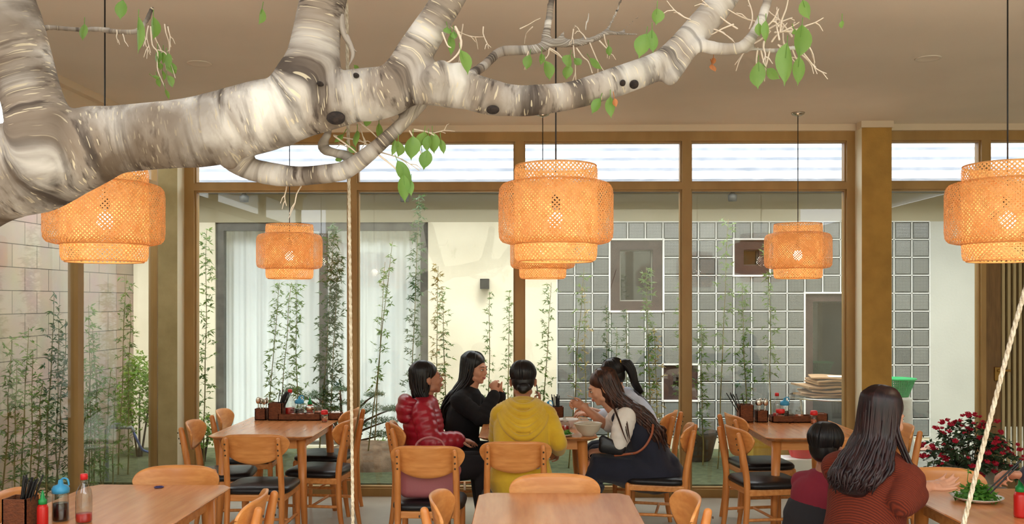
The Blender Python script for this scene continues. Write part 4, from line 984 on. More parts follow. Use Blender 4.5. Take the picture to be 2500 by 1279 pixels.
# ================================================================ the fig tree over the courtyard edge
M['knot'] = mat('dark knot', (58, 44, 36), .9, col2=(34, 26, 22), scale=60, bump=.8, bscale=160)
def build_tree():
    t = thing('fig_tree', W(-420, 0, 2.45) * 1.0, 'big pale barked fig tree limb reaching across the top of the picture', 'tree')
    t.location.z = 0; o0 = V(t.location)
    sk = []      # (list of points, radii in metres)
    def limb(pts, d=None, rs=1.0):
        P_, R_ = [], []
        for q in pts:
            px, py, r = q[:3]; Y = q[3] if len(q) > 3 else d; P_.append(W(px, py, Y) - o0); R_.append(r * Y / F * rs)
        sk.append((P_, R_)); return P_, R_
    main = [(-640, 1700, 190, 2.45), (-540, 1200, 170, 2.45), (-420, 780, 145, 2.45), (-240, 560, 128, 2.45), (-110, 478, 116, 2.45), (0, 425, 113, 2.45), (100, 402, 112, 2.45), (180, 372, 100, 2.45), (240, 350, 92, 2.46), (300, 339, 82, 2.47), (400, 330, 81, 2.48),
            (500, 320, 86, 2.5), (600, 294, 88, 2.5), (700, 268, 82, 2.5), (800, 248, 68, 2.5), (900, 226, 60, 2.5), (1000, 208, 50, 2.5), (1060, 205, 51, 2.5), (1100, 209, 53, 2.5),
            (1150, 224, 45, 2.5), (1200, 238, 44, 2.5), (1250, 245, 39, 2.5), (1300, 245, 38, 2.5), (1400, 232, 34, 2.52), (1500, 201, 36, 2.54), (1570, 176, 35, 2.55), (1620, 154, 35, 2.56), (1660, 118, 34, 2.57), (1700, 76, 35, 2.58), (1745, 25, 35, 2.6), (1790, -40, 33, 2.6), (1850, -160, 28, 2.62)]
    limb(main)
    limb([(112, 385, 92), (103, 330, 88), (92, 285, 76), (72, 220, 70), (45, 140, 78), (15, 66, 86), (-5, 0, 86), (-30, -120, 82), (-70, -300, 74)], 2.4)
    limb([(690, 285, 74), (738, 232, 88), (752, 195, 80), (762, 160, 71), (768, 120, 62), (776, 66, 57), (790, 0, 55), (815, -90, 50), (830, -220, 44)], 2.5)
    limb([(900, 240, 58), (960, 215, 62), (990, 178, 54), (1012, 130, 46), (1042, 82, 42), (1075, 30, 40), (1115, -40, 38), (1160, -150, 32)], 2.5)
    limb([(560, 350, 50), (566, 392, 26), (600, 410, 26), (660, 424, 28), (720, 430, 25), (780, 426, 24), (835, 418, 23), (862, 404, 22), (885, 388, 21), (930, 350, 18), (980, 304, 17), (1012, 272, 16), (1036, 240, 17), (1050, 205, 20)], 2.56)
    limb([(868, 408, 17), (848, 382, 14), (820, 374, 12), (793, 366, 13), (788, 350, 13), (801, 326, 10), (806, 290, 9)], 2.6)
    limb([(1062, 190, 34), (1072, 172, 26), (1078, 165, 20)], 2.44); limb([(1105, 195, 34), (1112, 172, 22), (1118, 166, 16)], 2.46); limb([(1128, 205, 30), (1132, 188, 20)], 2.47)
    limb([(1130, 215, 22, 2.55), (1150, 184, 14, 2.7), (1182, 160, 12, 2.8), (1212, 132, 12, 2.85), (1235, 124, 13, 2.85), (1290, 122, 12, 2.85), (1325, 116, 12, 2.85), (1345, 106, 11, 2.85), (1380, 106, 11, 2.85), (1430, 102, 9, 2.85), (1462, 90, 8, 2.85), (1482, 80, 7, 2.85), (1510, 82, 5, 2.85), (1555, 84, 4, 2.85)])
    limb([(1338, 112, 11), (1332, 90, 11), (1338, 62, 10), (1345, 10, 9), (1360, -60, 8)], 2.85); limb([(1362, 100, 6), (1372, 84, 5), (1376, 80, 5)], 2.84)
    limb([(1462, 92, 6), (1484, 70, 5), (1500, 40, 5), (1520, -10, 4)], 2.86); limb([(1425, 98, 5), (1428, 76, 4), (1440, 30, 4)], 2.86); limb([(1510, 82, 4), (1530, 66, 4), (1560, 40, 3)], 2.86)
    limb([(1636, 190, 20), (1660, 162, 17), (1684, 128, 17), (1706, 110, 16), (1735, 116, 16), (1780, 120, 15), (1812, 114, 15), (1832, 94, 14), (1848, 70, 13), (1862, 40, 12), (1880, -20, 11)], 2.54)
    limb([(1812, 124, 9), (1840, 120, 7), (1880, 122, 7), (1920, 120, 7), (1955, 118, 8), (1968, 120, 8)], 2.56)
    # bright top left limb
    limb([(60, 76, 9, 2.7), (110, 68, 8, 2.72), (180, 72, 7, 2.75), (240, 72, 8, 2.78), (290, 78, 8, 2.78), (330, 78, 8, 2.78), (352, 60, 7, 2.78), (372, 20, 7, 2.78)])
    b = MB()
    rr_ = random.Random(2); DENSE = []
    for P_, R_ in sk:
        Q, q = smooth_path(P_, R_, 5)
        q = [r * (1 + .035 * mnoise.noise(p * 9) + .02 * mnoise.noise(p * 31)) for p, r in zip(Q, q)]
        DENSE.append((Q, q)); b.tube(Q, q, n=24)
    # knots and a swelling under each fork
    b.ell(W(1080, 215, 2.47) - o0, [40 * 2.47 / F] * 3, n=12); b.ell(W(560, 392, 2.49) - o0, [24 * 2.49 / F] * 3, n=12)
    br = b.build('limb', M['bark'], t, vox=.0085, smooth=3)
    for px, py, rx, rz, Y in ((820, 288, 24, 17, 2.45), (1203, 268, 17, 11, 2.465), (1520, 203, 8, 8, 2.505), (1548, 206, 12, 11, 2.512), (870, 185, 8, 7, 2.44), (782, 205, 9, 6, 2.42), (1300, 268, 9, 6, 2.495)):
        kb = MB(); kb.ell(W(px, py, Y) - o0, (rx * Y / F, .022, rz * Y / F), n=14); kb.build('knot_hole', M['knot'], br, vox=.004, smooth=2)
    me = br.data; n = len(me.vertices)
    import numpy as np
    co = np.empty(n * 3, 'f'); me.vertices.foreach_get('co', co); co = co.reshape(-1, 3)
    best = np.full(n, 1e9); al = np.zeros((n, 3), 'f'); off = 0
    MA = None
    for Q, q in DENSE:
        A = np.array([tuple(p) for p in Q]); rad = np.array(q); seg = np.linalg.norm(np.diff(A, axis=0), axis=1); cum = np.concatenate([[0], np.cumsum(seg)])
        if MA is None: MA = (A, cum)
        else: k0 = int(np.argmin(((MA[0] - A[0]) ** 2).sum(1))); off = MA[1][k0] if np.linalg.norm(MA[0][k0] - A[0]) < .25 else off + 3
        for i in range(len(A) - 1):
            d = A[i + 1] - A[i]; L2 = (d * d).sum() or 1e-9; tt = np.clip(((co - A[i]) @ d) / L2, 0, 1); pr = A[i] + tt[:, None] * d
            dist = np.linalg.norm(co - pr, axis=1) - (rad[i] + (rad[i + 1] - rad[i]) * tt); m = dist < best
            if m.any():
                best[m] = dist[m]; al[m, 0] = off + cum[i] + tt[m] * seg[i]; rel = co[m] - pr[m]
                k = np.linalg.norm(rel, axis=1, keepdims=True) + 1e-6; al[m, 1:] = (rel[:, 1:])
    E = np.empty(len(me.edges) * 2, 'i'); me.edges.foreach_get('vertices', E); E = E.reshape(-1, 2); dg2 = np.bincount(E.ravel(), minlength=n)[:, None]
    for _ in range(45):
        sm = np.zeros_like(al, dtype='f8')
        for c in range(3): sm[:, c] = np.bincount(E[:, 0], al[E[:, 1], c], n) + np.bincount(E[:, 1], al[E[:, 0], c], n)
        al = (al + (sm / np.maximum(dg2, 1))) * .5
    at = me.attributes.new('grain', 'FLOAT_VECTOR', 'POINT'); at.data.foreach_set('vector', al.astype('f').ravel())
    # thin twigs
    b = MB(); rr_ = random.Random(31)
    def twig(px, py, Y, dx, dy, ln, r=.0022, kinks=4, fork=1):
        p = W(px, py, Y) - o0; pts = [p]; dr = V((dx, rr_.uniform(-.3, .3), -dy)).normalized()
        for k in range(kinks):
            dr = (dr + V((rr_.uniform(-.35, .35), rr_.uniform(-.3, .3), rr_.uniform(-.35, .35)))).normalized(); p = p + dr * ln / kinks; pts.append(p)
            if fork and k in (1, 2) and rr_.random() < .8:
                e = (dr + V((rr_.uniform(-.9, .9), rr_.uniform(-.5, .5), rr_.uniform(-.9, .9)))).normalized(); b.tube([p, p + e * ln * .15, p + e * ln * .28 + V((0, 0, -.01))], [r * .7, r * .6, r * .4], n=5)
        b.tube(pts, [r * (1 - .55 * i / kinks) for i in range(kinks + 1)], n=6, sub=2); return pts[-1] + o0
    for k in range(16):       # the brush of cut twigs at the right end
        twig(rr_.uniform(1860, 1965), rr_.uniform(70, 122), 2.56 + rr_.uniform(-.03, .05), rr_.uniform(-.3, 1), rr_.uniform(-.8, .5), rr_.uniform(.06, .16), .003)
    for q in ((1880, 120, -.2, 1, .1), (1850, 118, .1, 1, .08), (1800, 70, -1, -.3, .14), (1790, 60, -1, .2, .12), (1730, 60, -1, .1, .14), (1700, 66, .9, .1, .12), (1830, 70, .3, -1, .1), (1900, 110, .5, .8, .1), (1945, 112, .2, 1, .12)): twig(q[0], q[1], 2.56, q[2], q[3], q[4], .0026)
    for q in ((1340, 122, .1, 1, .05), (1440, 105, .3, 1, .13), (1400, 112, .4, 1, .16), (1290, 125, -.2, 1, .06), (1475, 85, .4, 1, .08), (1430, 95, -.3, -.8, .06), (1270, 70, .6, -.4, .07), (1300, 66, -.8, .3, .06), (1400, 72, -.3, .8, .05), (1340, 120, .9, 1, .1)): twig(q[0], q[1], 2.84, q[2], q[3], q[4], .0022)
    for q in ((362, 64, -.3, 1, .1), (372, 70, .1, 1, .14), (300, 84, .2, .8, .05), (285, 74, .1, 1, .04), (350, 80, .5, 1, .07), (410, 66, .3, 1, .06), (402, 60, .2, 1, .1)): twig(q[0], q[1], 2.72, q[2], q[3], q[4], .0022)
    for q in ((832, 180, -.8, -.1, .05), (900, 282, .9, .2, .09), (905, 262, 1, -.3, .08), (870, 300, .6, .8, .09), (815, 330, .8, .4, .12), (740, 330, -1, .1, .06), (1008, 320, 1, .25, .12), (930, 372, .9, .5, .12), (870, 380, -.2, -.6, .07), (735, 455, -.2, 1, .1), (700, 452, -.4, 1, .06), (755, 300, -1, .3, .05), (640, 205, -.9, -.1, .04), (1100, 66, .9, .6, .1), (1130, 60, .1, 1, .12), (1180, 66, .1, 1, .07)): twig(q[0], q[1], 2.6, q[2], q[3], q[4], .0022)
    def path(pts, Y, r=.0025): b.tube([W(x, y, Y) - o0 for x, y in pts], [r * (1 - .5 * i / len(pts)) for i in range(len(pts))], n=6, sub=3)
    path([(368, 66), (372, 110), (385, 128), (384, 165), (392, 190), (404, 215)], 2.7); path([(385, 122), (402, 128), (415, 150), (428, 190)], 2.7, .0018)
    path([(1112, 66), (1126, 100), (1120, 128), (1098, 150), (1085, 152)], 2.45, .0035); path([(1080, 80), (1092, 110), (1100, 116)], 2.45)
    path([(1012, 316), (1042, 322), (1060, 330)], 2.56); path([(924, 378), (955, 402), (985, 430), (1000, 450)], 2.56, .003); path([(1000, 320), (1018, 350), (1030, 380)], 2.56)
    path([(816, 332), (850, 356), (872, 374)], 2.56); path([(1342, 118), (1362, 130), (1378, 150)], 2.84); path([(1408, 118), (1424, 140), (1436, 150), (1446, 178)], 2.84); path([(1464, 100), (1478, 115), (1488, 125)], 2.84)
    path([(1858, 124), (1864, 150), (1872, 170), (1885, 178)], 2.56); path([(1934, 118), (1940, 135), (1945, 145)], 2.56)
    path([(880, 300), (905, 320), (920, 335)], 2.58); path([(872, 290), (900, 285), (948, 284)], 2.6, .005); path([(948, 284), (960, 300)], 2.6, .002)
    b.build('twigs', M['culm'] if 0 else mat('pale twig', (214, 194, 172), .7), t)
    # leaves: (stem x, stem y, tip x, tip y, half-width px, depth, kind)
    LV = [(206, 58, 204, 100, 11, 2.6, 0), (338, 40, 334, 132, 14, 2.5, 0), (374, 40, 372, 98, 16, 2.55, 0), (385, 122, 386, 160, 11, 2.7, 0), (398, 126, 396, 158, 7, 2.7, 0), (408, 130, 418, 168, 11, 2.7, 0), (414, 150, 422, 182, 11, 2.7, 0), (386, 152, 390, 172, 8, 2.7, 0),
          (408, 184, 420, 216, 9, 2.7, 0), (384, 190, 392, 214, 6, 2.7, 0), (372, 186, 392, 188, 4, 2.7, 1), (396, 172, 398, 198, 6, 2.7, 0), (404, 218, 414, 244, 6, 2.7, 0), (424, 170, 430, 180, 5, 2.7, 0),
          (892, 276, 890, 312, 12, 2.6, 0), (925, 300, 922, 338, 8, 2.6, 0), (872, 318, 870, 360, 9, 2.58, 0), (838, 328, 816, 350, 8, 2.58, 0), (852, 356, 872, 372, 8, 2.58, 0), (826, 380, 832, 396, 9, 2.6, 0),
          (964, 340, 954, 382, 8, 2.56, 0), (972, 344, 970, 384, 13, 2.54, 0), (1008, 332, 1006, 392, 20, 2.5, 0), (1036, 322, 1028, 360, 12, 2.54, 0), (1046, 330, 1044, 372, 10, 2.55, 0), (1056, 324, 1062, 376, 15, 2.56, 0), (1076, 340, 1082, 378, 8, 2.57, 0), (1030, 372, 1034, 414, 10, 2.52, 0), (1044, 366, 1036, 416, 16, 2.5, 0),
          (970, 392, 1008, 448, 15, 2.5, 0), (985, 426, 992, 496, 15, 2.48, 0), (1004, 440, 1006, 480, 8, 2.5, 0), (875, 172, 862, 158, 5, 2.55, 0), (1124, 122, 1140, 184, 13, 2.42, 0), (1100, 84, 1098, 138, 9, 2.46, 1), (1108, 76, 1112, 96, 8, 2.46, 0), (1092, 66, 1098, 84, 9, 2.46, 0),
          (858, 130, 862, 66, 0, 2.5, 2),
          (1294, 134, 1286, 172, 11, 2.8, 0), (1322, 130, 1318, 160, 7, 2.82, 1), (1330, 148, 1340, 198, 12, 2.78, 0), (1392, 134, 1382, 162, 13, 2.8, 1), (1388, 158, 1384, 196, 12, 2.8, 0), (1402, 142, 1418, 160, 9, 2.82, 0), (1440, 142, 1472, 168, 8, 2.8, 0), (1486, 112, 1490, 138, 7, 2.82, 0),
          (1578, 82, 1562, 144, 19, 2.4, 0), (1592, 72, 1592, 130, 15, 2.42, 1), (1466, 240, 1446, 280, 11, 2.5, 1), (1490, 236, 1490, 290, 12, 2.5, 0), (1500, 240, 1506, 262, 6, 2.5, 3), (1742, 140, 1740, 158, 5, 2.6, 3), (1738, 156, 1748, 176, 8, 2.6, 3),
          (1852, 150, 1854, 218, 17, 2.52, 4), (1872, 168, 1906, 192, 12, 2.52, 1), (1922, 104, 1912, 210, 24, 2.46, 0), (1958, 60, 1944, 145, 18, 2.48, 0), (1952, 138, 1944, 210, 15, 2.5, 0), (1870, 50, 1870, 106, 11, 2.5, 0), (1852, 56, 1856, 90, 9, 2.5, 0), (2056, 50, 2056, 70, 7, 2.5, 1), (1938, 72, 1944, 84, 6, 2.5, 0), (1604, 20, 1600, 62, 14, 2.45, 0), (300, 0, 296, 50, 12, 2.6, 0), (1960, 0, 1975, 50, 16, 2.5, 0), (640, 20, 630, 60, 12, 2.6, 0)]
    leafs = MB(); dry = MB(); rr_ = random.Random(9)
    for x0, y0, x1, y1, hw, Y, kind in LV:
        if kind == 2: continue
        a = W(x0, y0, Y) - o0; c = W(x1, y1, Y + rr_.uniform(-.03, .03)) - o0; ax = c - a; ln = ax.length; ax.normalize(); hw = hw * Y / F * 1.06
        tilt = rr_.uniform(-.6, .6); sd_ = ax.cross(V((0, 1, 0))).normalized(); nn = sd_.cross(ax); sd_ = (sd_ * cos(tilt) + nn * sin(tilt)); hw = hw / max(.75, abs(cos(tilt))); nn = sd_.cross(ax)
        prof = [(0, .03), (.06, .3), (.16, .68), (.3, .93), (.45, 1), (.6, .88), (.74, .6), (.84, .3), (.9, .12), (1.0, .01)]
        vs = []; fs = []; cv = rr_.uniform(-.18, .18)
        for t_, w in prof:
            bend = nn * (cv * ln * (t_ - t_ * t_) * 2) + sd_ * (.06 * ln * sin(t_ * 2.4) * (1 if cv > 0 else -1))
            m_ = a + ax * ln * t_ + bend
            vs += [m_ - sd_ * hw * w + nn * hw * w * .35, m_ - sd_ * hw * w * .5 + nn * hw * w * .12, m_, m_ + sd_ * hw * w * .5 + nn * hw * w * .12, m_ + sd_ * hw * w + nn * hw * w * .35]
        for i in range(len(prof) - 1):
            for k in range(4): q = i * 5 + k; fs.append((q, q + 1, q + 6, q + 5))
        (dry if kind == 3 else leafs).add(vs, fs)
        (dry if kind == 3 else leafs).tube([a - ax * .012 + V((0, 0, .006)), a, a + ax * ln * .35], [.0012, .001, .0008], n=5)
    leafs.build('foliage', M['leaf'], t); dry.build('dry_leaves', M['leaf_dry'], t)
    # hanging strip of torn bark where the rope is tied
    b = MB(); b.tube([W(x, y, 2.5) - o0 for x, y in ((832, 40), (838, 80), (856, 112), (870, 126))], [.02, .016, .008, .001], n=8, side=(1, 0, 0), ratio=.5, sub=4)
    b.tube([W(x, y, 2.5) - o0 for x, y in ((846, 90), (862, 130), (852, 160))], [.008, .006, .001], n=8, sub=4); b.build('bark_strip', M['bark'], t)
    return t
build_tree()
def rope(pts, r, label, grp):
    b = MB(); o0 = V((pts[-1][0], pts[-1][1], pts[-1][2])); P_ = [V(p) for p in pts]; Q, _ = smooth_path(P_, [r] * len(P_), 60)
    L_ = 0
    for s_ in range(3):
        q = []; L_ = 0
        for i, p in enumerate(Q):
            if i: L_ += (Q[i] - Q[i - 1]).length
            a = L_ * 2 * pi / .06 + s_ * 2 * pi / 3; q.append(p - o0 + V((cos(a), sin(a), 0)) * r * .55)
        b.tube(q, r * .62, n=6, round_=False)
    o = b.build('rope', M['rope'], None); o.location = o0; tag(o, label, 'rope', grp)
rope([W(843, -150, 2.62), W(847, 66, 2.66), W(850, 300, 2.7), W(856, 800, 2.74), W(862, 1320, 2.78)], .0046, 'pale twisted rope hanging nearly straight down at left of the middle', 'ropes hanging from the tree')
rope([W(2640, 250, 2.3), W(2500, 716, 2.3), W(2430, 975, 2.3), W(2366, 1225, 2.3), W(2340, 1330, 2.3)], .0054, 'pale twisted rope slanting down in front of the flower pot at right', 'ropes hanging from the tree')

# ================================================================ plants outside the windows
def leaf_fan(b, p, n, ln, rr, droop=.3, w=.09):
    for k in range(n):
        a = rr.uniform(0, 2 * pi); e = rr.uniform(-.7, .8); d = V((cos(a) * cos(e), sin(a) * cos(e), sin(e))); l = ln * rr.uniform(.6, 1.15)
        s_ = d.cross(V((rr.uniform(-1, 1), rr.uniform(-1, 1), 1))).normalized() * l * w; q = p + d * l; m_ = p + d * l * .35; q.z -= droop * l * .5
        b.add([p, m_ + s_, q, m_ - s_], [(0, 1, 2, 3)], False)
def bamboo(x, y, z0, h, lean, dens, seed, label, mleaf='bam_leaf', f0=.3, sp=.07, ln=.07, bend=0, nstem=1):
    rr = random.Random(seed); t = thing('bamboo_plant', (x, y, z0), label, 'plant', 'young bamboo along the garden strip')
    fol = MB()
    for s_ in range(nstem):
        b = MB(); pts = []; N_ = 14; ox = (s_ - (nstem - 1) / 2) * .09
        for i in range(N_ + 1):
            u = i / N_; pts.append(V((ox * (1 - u * .6) + lean * u + bend * u * u + .015 * mnoise.noise(V((seed, u * 4, 0))), .03 * mnoise.noise(V((seed + 9, u * 3, s_))), h * u * (1 - .12 * s_))))
        b.tube(pts, [.0075 * (1 - .7 * i / N_) for i in range(N_ + 1)], n=6, sub=2)
        for i in range(2, N_): b.ell(pts[i], (.009 * (1 - .6 * i / N_),) * 2 + (.004,), n=6)
        st = b.build('culm', M['culm'], t)
        for i in range(int(1.8 * dens * h * (1 - f0))):
            u = f0 + (1 - f0) * (i + rr.random()) / (1.8 * dens * h * (1 - f0)); k = u * N_; p = pts[min(N_ - 1, int(k))].lerp(pts[min(N_, int(k) + 1)], k % 1)
            wdt = sp * (1.25 - .8 * max(0, u - .5) * 1.4) * (.55 + .45 * abs(sin(u * 19 + seed)))
            a = rr.uniform(0, 2 * pi); q = p + V((cos(a), sin(a) * .8, rr.uniform(-.1, .7))) * wdt * rr.uniform(.35, 1.1)
            fol.add([p, p + V((.001, .001, .001)), q], [(0, 1, 2)], False)
            leaf_fan(fol, q, rr.randint(5, 9), ln, rr, w=.14)
    fol.build('foliage', M[mleaf], t); return t
BL = [ # base px, base y depth, top px, top py, density, spread, kind, stems
    (498, 8.75, 505, 560, 26, .075, 0), (645, 9.0, 682, 690, 26, .075, 0), (672, 9.1, 712, 690, 20, .06, 0), (728, 9.2, 722, 690, 34, .085, 0), (788, 8.7, 822, 552, 50, .1, 1), (895, 8.9, 958, 590, 12, .07, 0),
    (912, 9.3, 940, 640, 10, .07, 0), (1000, 9.3, 1022, 478, 34, .085, 1), (1062, 9.2, 1070, 650, 26, .08, 2), (1095, 9.0, 1078, 700, 22, .08, 0), (1192, 9.2, 1196, 712, 16, .05, 0), (1238, 9.4, 1244, 710, 26, .06, 0), (1318, 9.0, 1346, 690, 22, .075, 0),
    (1388, 9.0, 1426, 655, 13, .09, 0), (1430, 9.5, 1428, 690, 12, .06, 2), (1486, 9.6, 1480, 745, 30, .055, 1), (1530, 9.5, 1530, 755, 26, .06, 1), (1590, 9.1, 1578, 655, 30, .085, 0), (1608, 9.4, 1598, 800, 22, .075, 2), (1655, 9.3, 1662, 690, 18, .06, 0),
    (1716, 9.2, 1712, 790, 30, .065, 0), (1752, 9.0, 1778, 535, 18, .11, 0), (1826, 9.1, 1812, 690, 30, .075, 0), (1884, 9.0, 1876, 565, 20, .08, 0), (1500, 9.8, 1505, 800, 16, .05, 1)]
desc = {0: 'green', 1: 'dense dark green', 2: 'yellowing'}
side = []
for i, (bx, Y, tx, ty, dn, sp, kd) in enumerate(BL):
    p = W(bx, 0, Y); q = W(tx, ty, Y); near = ('left of the sliding door' if bx < 530 else 'in front of the sliding door' if bx < 1040 else 'before the cream wall' if bx < 1350 else 'before the glass blocks')
    k = sum(1 for c in side if c[0] == (near, kd)); side.append(((near, kd), bx))
    hgt = {0: '', 1: ''}; lab = '%s bamboo %s, %s' % (desc[kd], near, ['leftmost', 'second of its kind', 'third of its kind', 'fourth of its kind', 'fifth of its kind', 'sixth of its kind', 'seventh of its kind'][k])
    bamboo(p.x, Y, GZ, q.z - GZ, q.x - p.x, dn, 40 + i, lab, {0: 'bam_leaf', 1: 'bam_leaf_dark', 2: 'bam_leaf_dry'}[kd], f0=.22 if dn > 20 else .35, sp=sp, ln=.06 if sp > .06 else .05, nstem=2 if dn >= 50 else 1)
for i, (px, Y, ty, dn) in enumerate(((238, 7.9, 745, 34), (300, 8.6, 672, 34), (215, 7.6, 850, 40), (122, 7.0, 720, 34), (150, 6.9, 780, 30), (60, 7.3, 800, 34), (18, 6.6, 830, 40), (95, 6.5, 930, 40), (200, 7.1, 960, 40), (262, 8.2, 900, 30))):
    p = W(px, ty, Y)
    bamboo(p.x, Y, .03, p.z - .03, -.06 if i == 0 else .05, dn * .5, 80 + i, 'bamboo in the left alley, ' + ['tallest between the two left window posts', 'right beside the wall end', 'short one by the window post', 'left of the window post, tall', 'left of the window post, close to it', 'behind the lower left pane, middle', 'in the bottom left corner of the pane', 'low one in the lower left pane', 'low and bushy at the foot of the post', 'low one beside the water pipe'][i], 'bam_leaf_dark' if i in (3, 4) else 'bam_leaf', f0=.12, sp=.08, nstem=2, ln=.055)
def bush(x, y, z, rx, ry, rz, n, label, m, name='shrub', cat='shrub', ln=.05, w=.22, seed=1, stems=True):
    rr = random.Random(seed); t = thing(name, (x, y, z), label, cat); b = MB()
    for k in range(n):
        a = rr.uniform(0, 2 * pi); e = math.asin(rr.uniform(-.5, 1)); r = rr.uniform(.55, 1.05) * (1 + .2 * mnoise.noise(V((cos(a) * 2, sin(a) * 2, e * 2 + seed))))
        p = V((rx * r * cos(a) * cos(e), ry * r * sin(a) * cos(e), rz + rz * r * sin(e))); leaf_fan(b, p, 3, ln, rr, w=w)
    b.build('foliage', M[m], t)
    if stems:
        b = MB()
        for k in range(6): a = k * 1.05; b.tube([(0.02 * cos(a), .02 * sin(a), 0), (rx * .6 * cos(a), ry * .6 * sin(a), rz * 1.2)], [.012, .005], n=6)
        b.build('stems', M['stem'], t)
    return t
p = W(345, 0, 9.6); bush(p.x - .02, 9.6, GZ, .2, .28, .55, 900, 'bright green leafy shrub at the end of the left alley', 'shrub', seed=3)
p = W(494, 0, 9.3); bush(p.x, 9.3, GZ, .12, .12, .26, 160, 'small green shrub at the left edge of the garden window', 'shrub', seed=4)
for px, nm in ((920, 'strappy green plant by the stepping stones'), (968, 'strappy green plant beside the soil mound'), (690, 'strappy green plant under the left window table')):
    p = W(px, 0, 9.7); t = thing('grass_clump', (p.x, 9.7, GZ), nm, 'plant', None); b = MB(); rr = random.Random(px)
    for k in range(38):
        a = rr.uniform(0, 2 * pi); l = rr.uniform(.12, .24); s_ = V((-sin(a), cos(a), 0)) * .008; c = V((cos(a), sin(a), 0))
        b.add([s_, -s_, c * l * .5 + V((0, 0, l * .8)) - s_, c * l * .5 + V((0, 0, l * .8)) + s_, c * l + V((0, 0, l * .6))], [(0, 1, 2, 3), (3, 2, 4)], False)
    b.build('blades', M['shrub'], t)
# cloud pruned pine behind the left table
p = W(835, 0, 9.35); t = thing('pine_tree', (p.x, 9.35, GZ), 'low cloud pruned pine behind the left window table', 'tree')
b = MB(); cl = [(770, 968, .16), (715, 955, .1), (830, 952, .1), (905, 1000, .17), (940, 1030, .14), (860, 985, .13), (800, 1000, .14), (915, 965, .11), (955, 1000, .1), (760, 1000, .1), (880, 1040, .14), (930, 1062, .12)]
b.tube([(0, 0, 0), (.03, 0, .12), (-.04, .02, .26), (.02, 0, .42)], [.04, .034, .028, .02], n=10, sub=3)
for cx_, cy_, r in cl: q = W(cx_, cy_, 9.35) - V(t.location); b.tube([(0, 0, .2), V((q.x * .5, 0, q.z * .8)), q], [.018, .012, .006], n=7, sub=2)
b.build('trunk', M['stem'], t); b = MB(); rr = random.Random(7)
for cx_, cy_, r in cl:
    q = W(cx_, cy_, 9.35) - V(t.location)
    for k in range(150):
        a = rr.uniform(0, 2 * pi); e = rr.uniform(0, 1) ** .5; pp = q + V((cos(a) * r * e, sin(a) * r * e * .8, rr.uniform(-.2, .5) * r * (1 - e * .6))); leaf_fan(b, pp, 4, .035, rr, droop=-.4, w=.08)
b.build('foliage', M['pine'], t)
# ground: soil mound, stones
q = W(905, 0, 9.2); b = MB(); b.ell((0, 0, -.04), (.62, .42, .3), n=32); o = b.build('soil_mound', M['soil']); o.location = (q.x, 9.15, GZ - .02); tag(o, 'low mound of bare soil in the grass behind the left table', 'soil mound')
for px, Y, lab in ((905, 9.95, 'flat grey stepping stone against the sliding door sill'), (930, 9.5, 'flat grey stepping stone right of the soil mound'), (1000, 9.75, 'flat grey stepping stone behind the crimson jacket')):
    q = W(px, 0, Y); b = MB(); b.prism([(.22 * cos(a) * (1 + .12 * sin(3 * a + px)), .13 * sin(a)) for a in [2 * pi * i / 18 for i in range(18)]], 0, .045); o = b.build('stepping_stone', M['stone']); o.location = (q.x, Y, GZ - .005); tag(o, lab, 'stone', 'stepping stones in the garden strip')
# dark stone planters
q = W(1700, 0, 9.5); t = thing('planter', (q.x, 9.5, GZ), 'dark tapered stone planter below the glass blocks', 'planter')
b = MB(); b.lathe([(.13, 0), (.15, .02), (.21, .26), (.22, .3), (.19, .3), (.18, .24), (0, .24)], 20); b.build('pot', M['darkpot'], t); b = MB(); b.lathe([(0, .262), (.18, .25)], 20); b.build('soil', M['soil'], t)
# wall lamp, eave spots, tap
q = W(1184, 693, YB); t = thing('wall_light', (q.x, YB, q.z), 'small black cube wall light on the cream wall', 'light'); MB().box((-.05, -.1, -.055), (.05, 0, .055), bev=.004).build('housing', M['black_plastic'], t); MB().lathe([(0, -.0565), (.035, -.0565), (.035, -.054)], 16, (0, -.05, 0)).build('lens', M['glass'], t)
for px, lab in ((596, 'small grey spotlight under the eaves above the sliding door'), (988, 'small grey spotlight under the eaves beside the fig leaves'), (1788, 'small grey spotlight under the eaves above the glass blocks')):
    q = W(px, 0, 9.9); t = thing('eave_spotlight', (q.x, 9.9, 2.9), lab, 'light', 'spotlights under the eaves'); b = MB(); b.lathe([(.0, -.12), (.045, -.12), (.05, -.06), (.02, -.03), (.015, 0)], 14); b.build('housing', M['grey_metal'], t)
q = W(262, 0, 8.3); t = thing('water_tap', (q.x, 8.3, .03), 'grey water pipe with a tap in the left alley', 'tap')
b = MB(); q0 = V(t.location); b.tube([(0, 0, 0), W(260, 1050, 8.3) - q0, W(266, 1042, 8.3) - q0, W(322, 1044, 8.3) - q0, W(326, 1052, 8.3) - q0], .016, n=10); b.build('pipe', M['pipe'], t)
b = MB(); b.tube([W(285, 1036, 8.3) - q0, W(285, 1044, 8.3) - q0], .012, n=8); b.tube([W(278, 1034, 8.3) - q0, W(294, 1034, 8.3) - q0], .006, n=8); b.build('valve', M['pipe'], t)
b = MB(); q = W(326, 1054, 8.3); b.tube([q, W(335, 1075, 8.3), W(348, 1098, 8.35), W(368, 1108, 8.4), W(392, 1150, 8.4)], .011, n=10, sub=4); o = b.build('garden_hose', M['hose']); tag(o, 'blue hose hanging from the end of the grey tap pipe', 'hose')
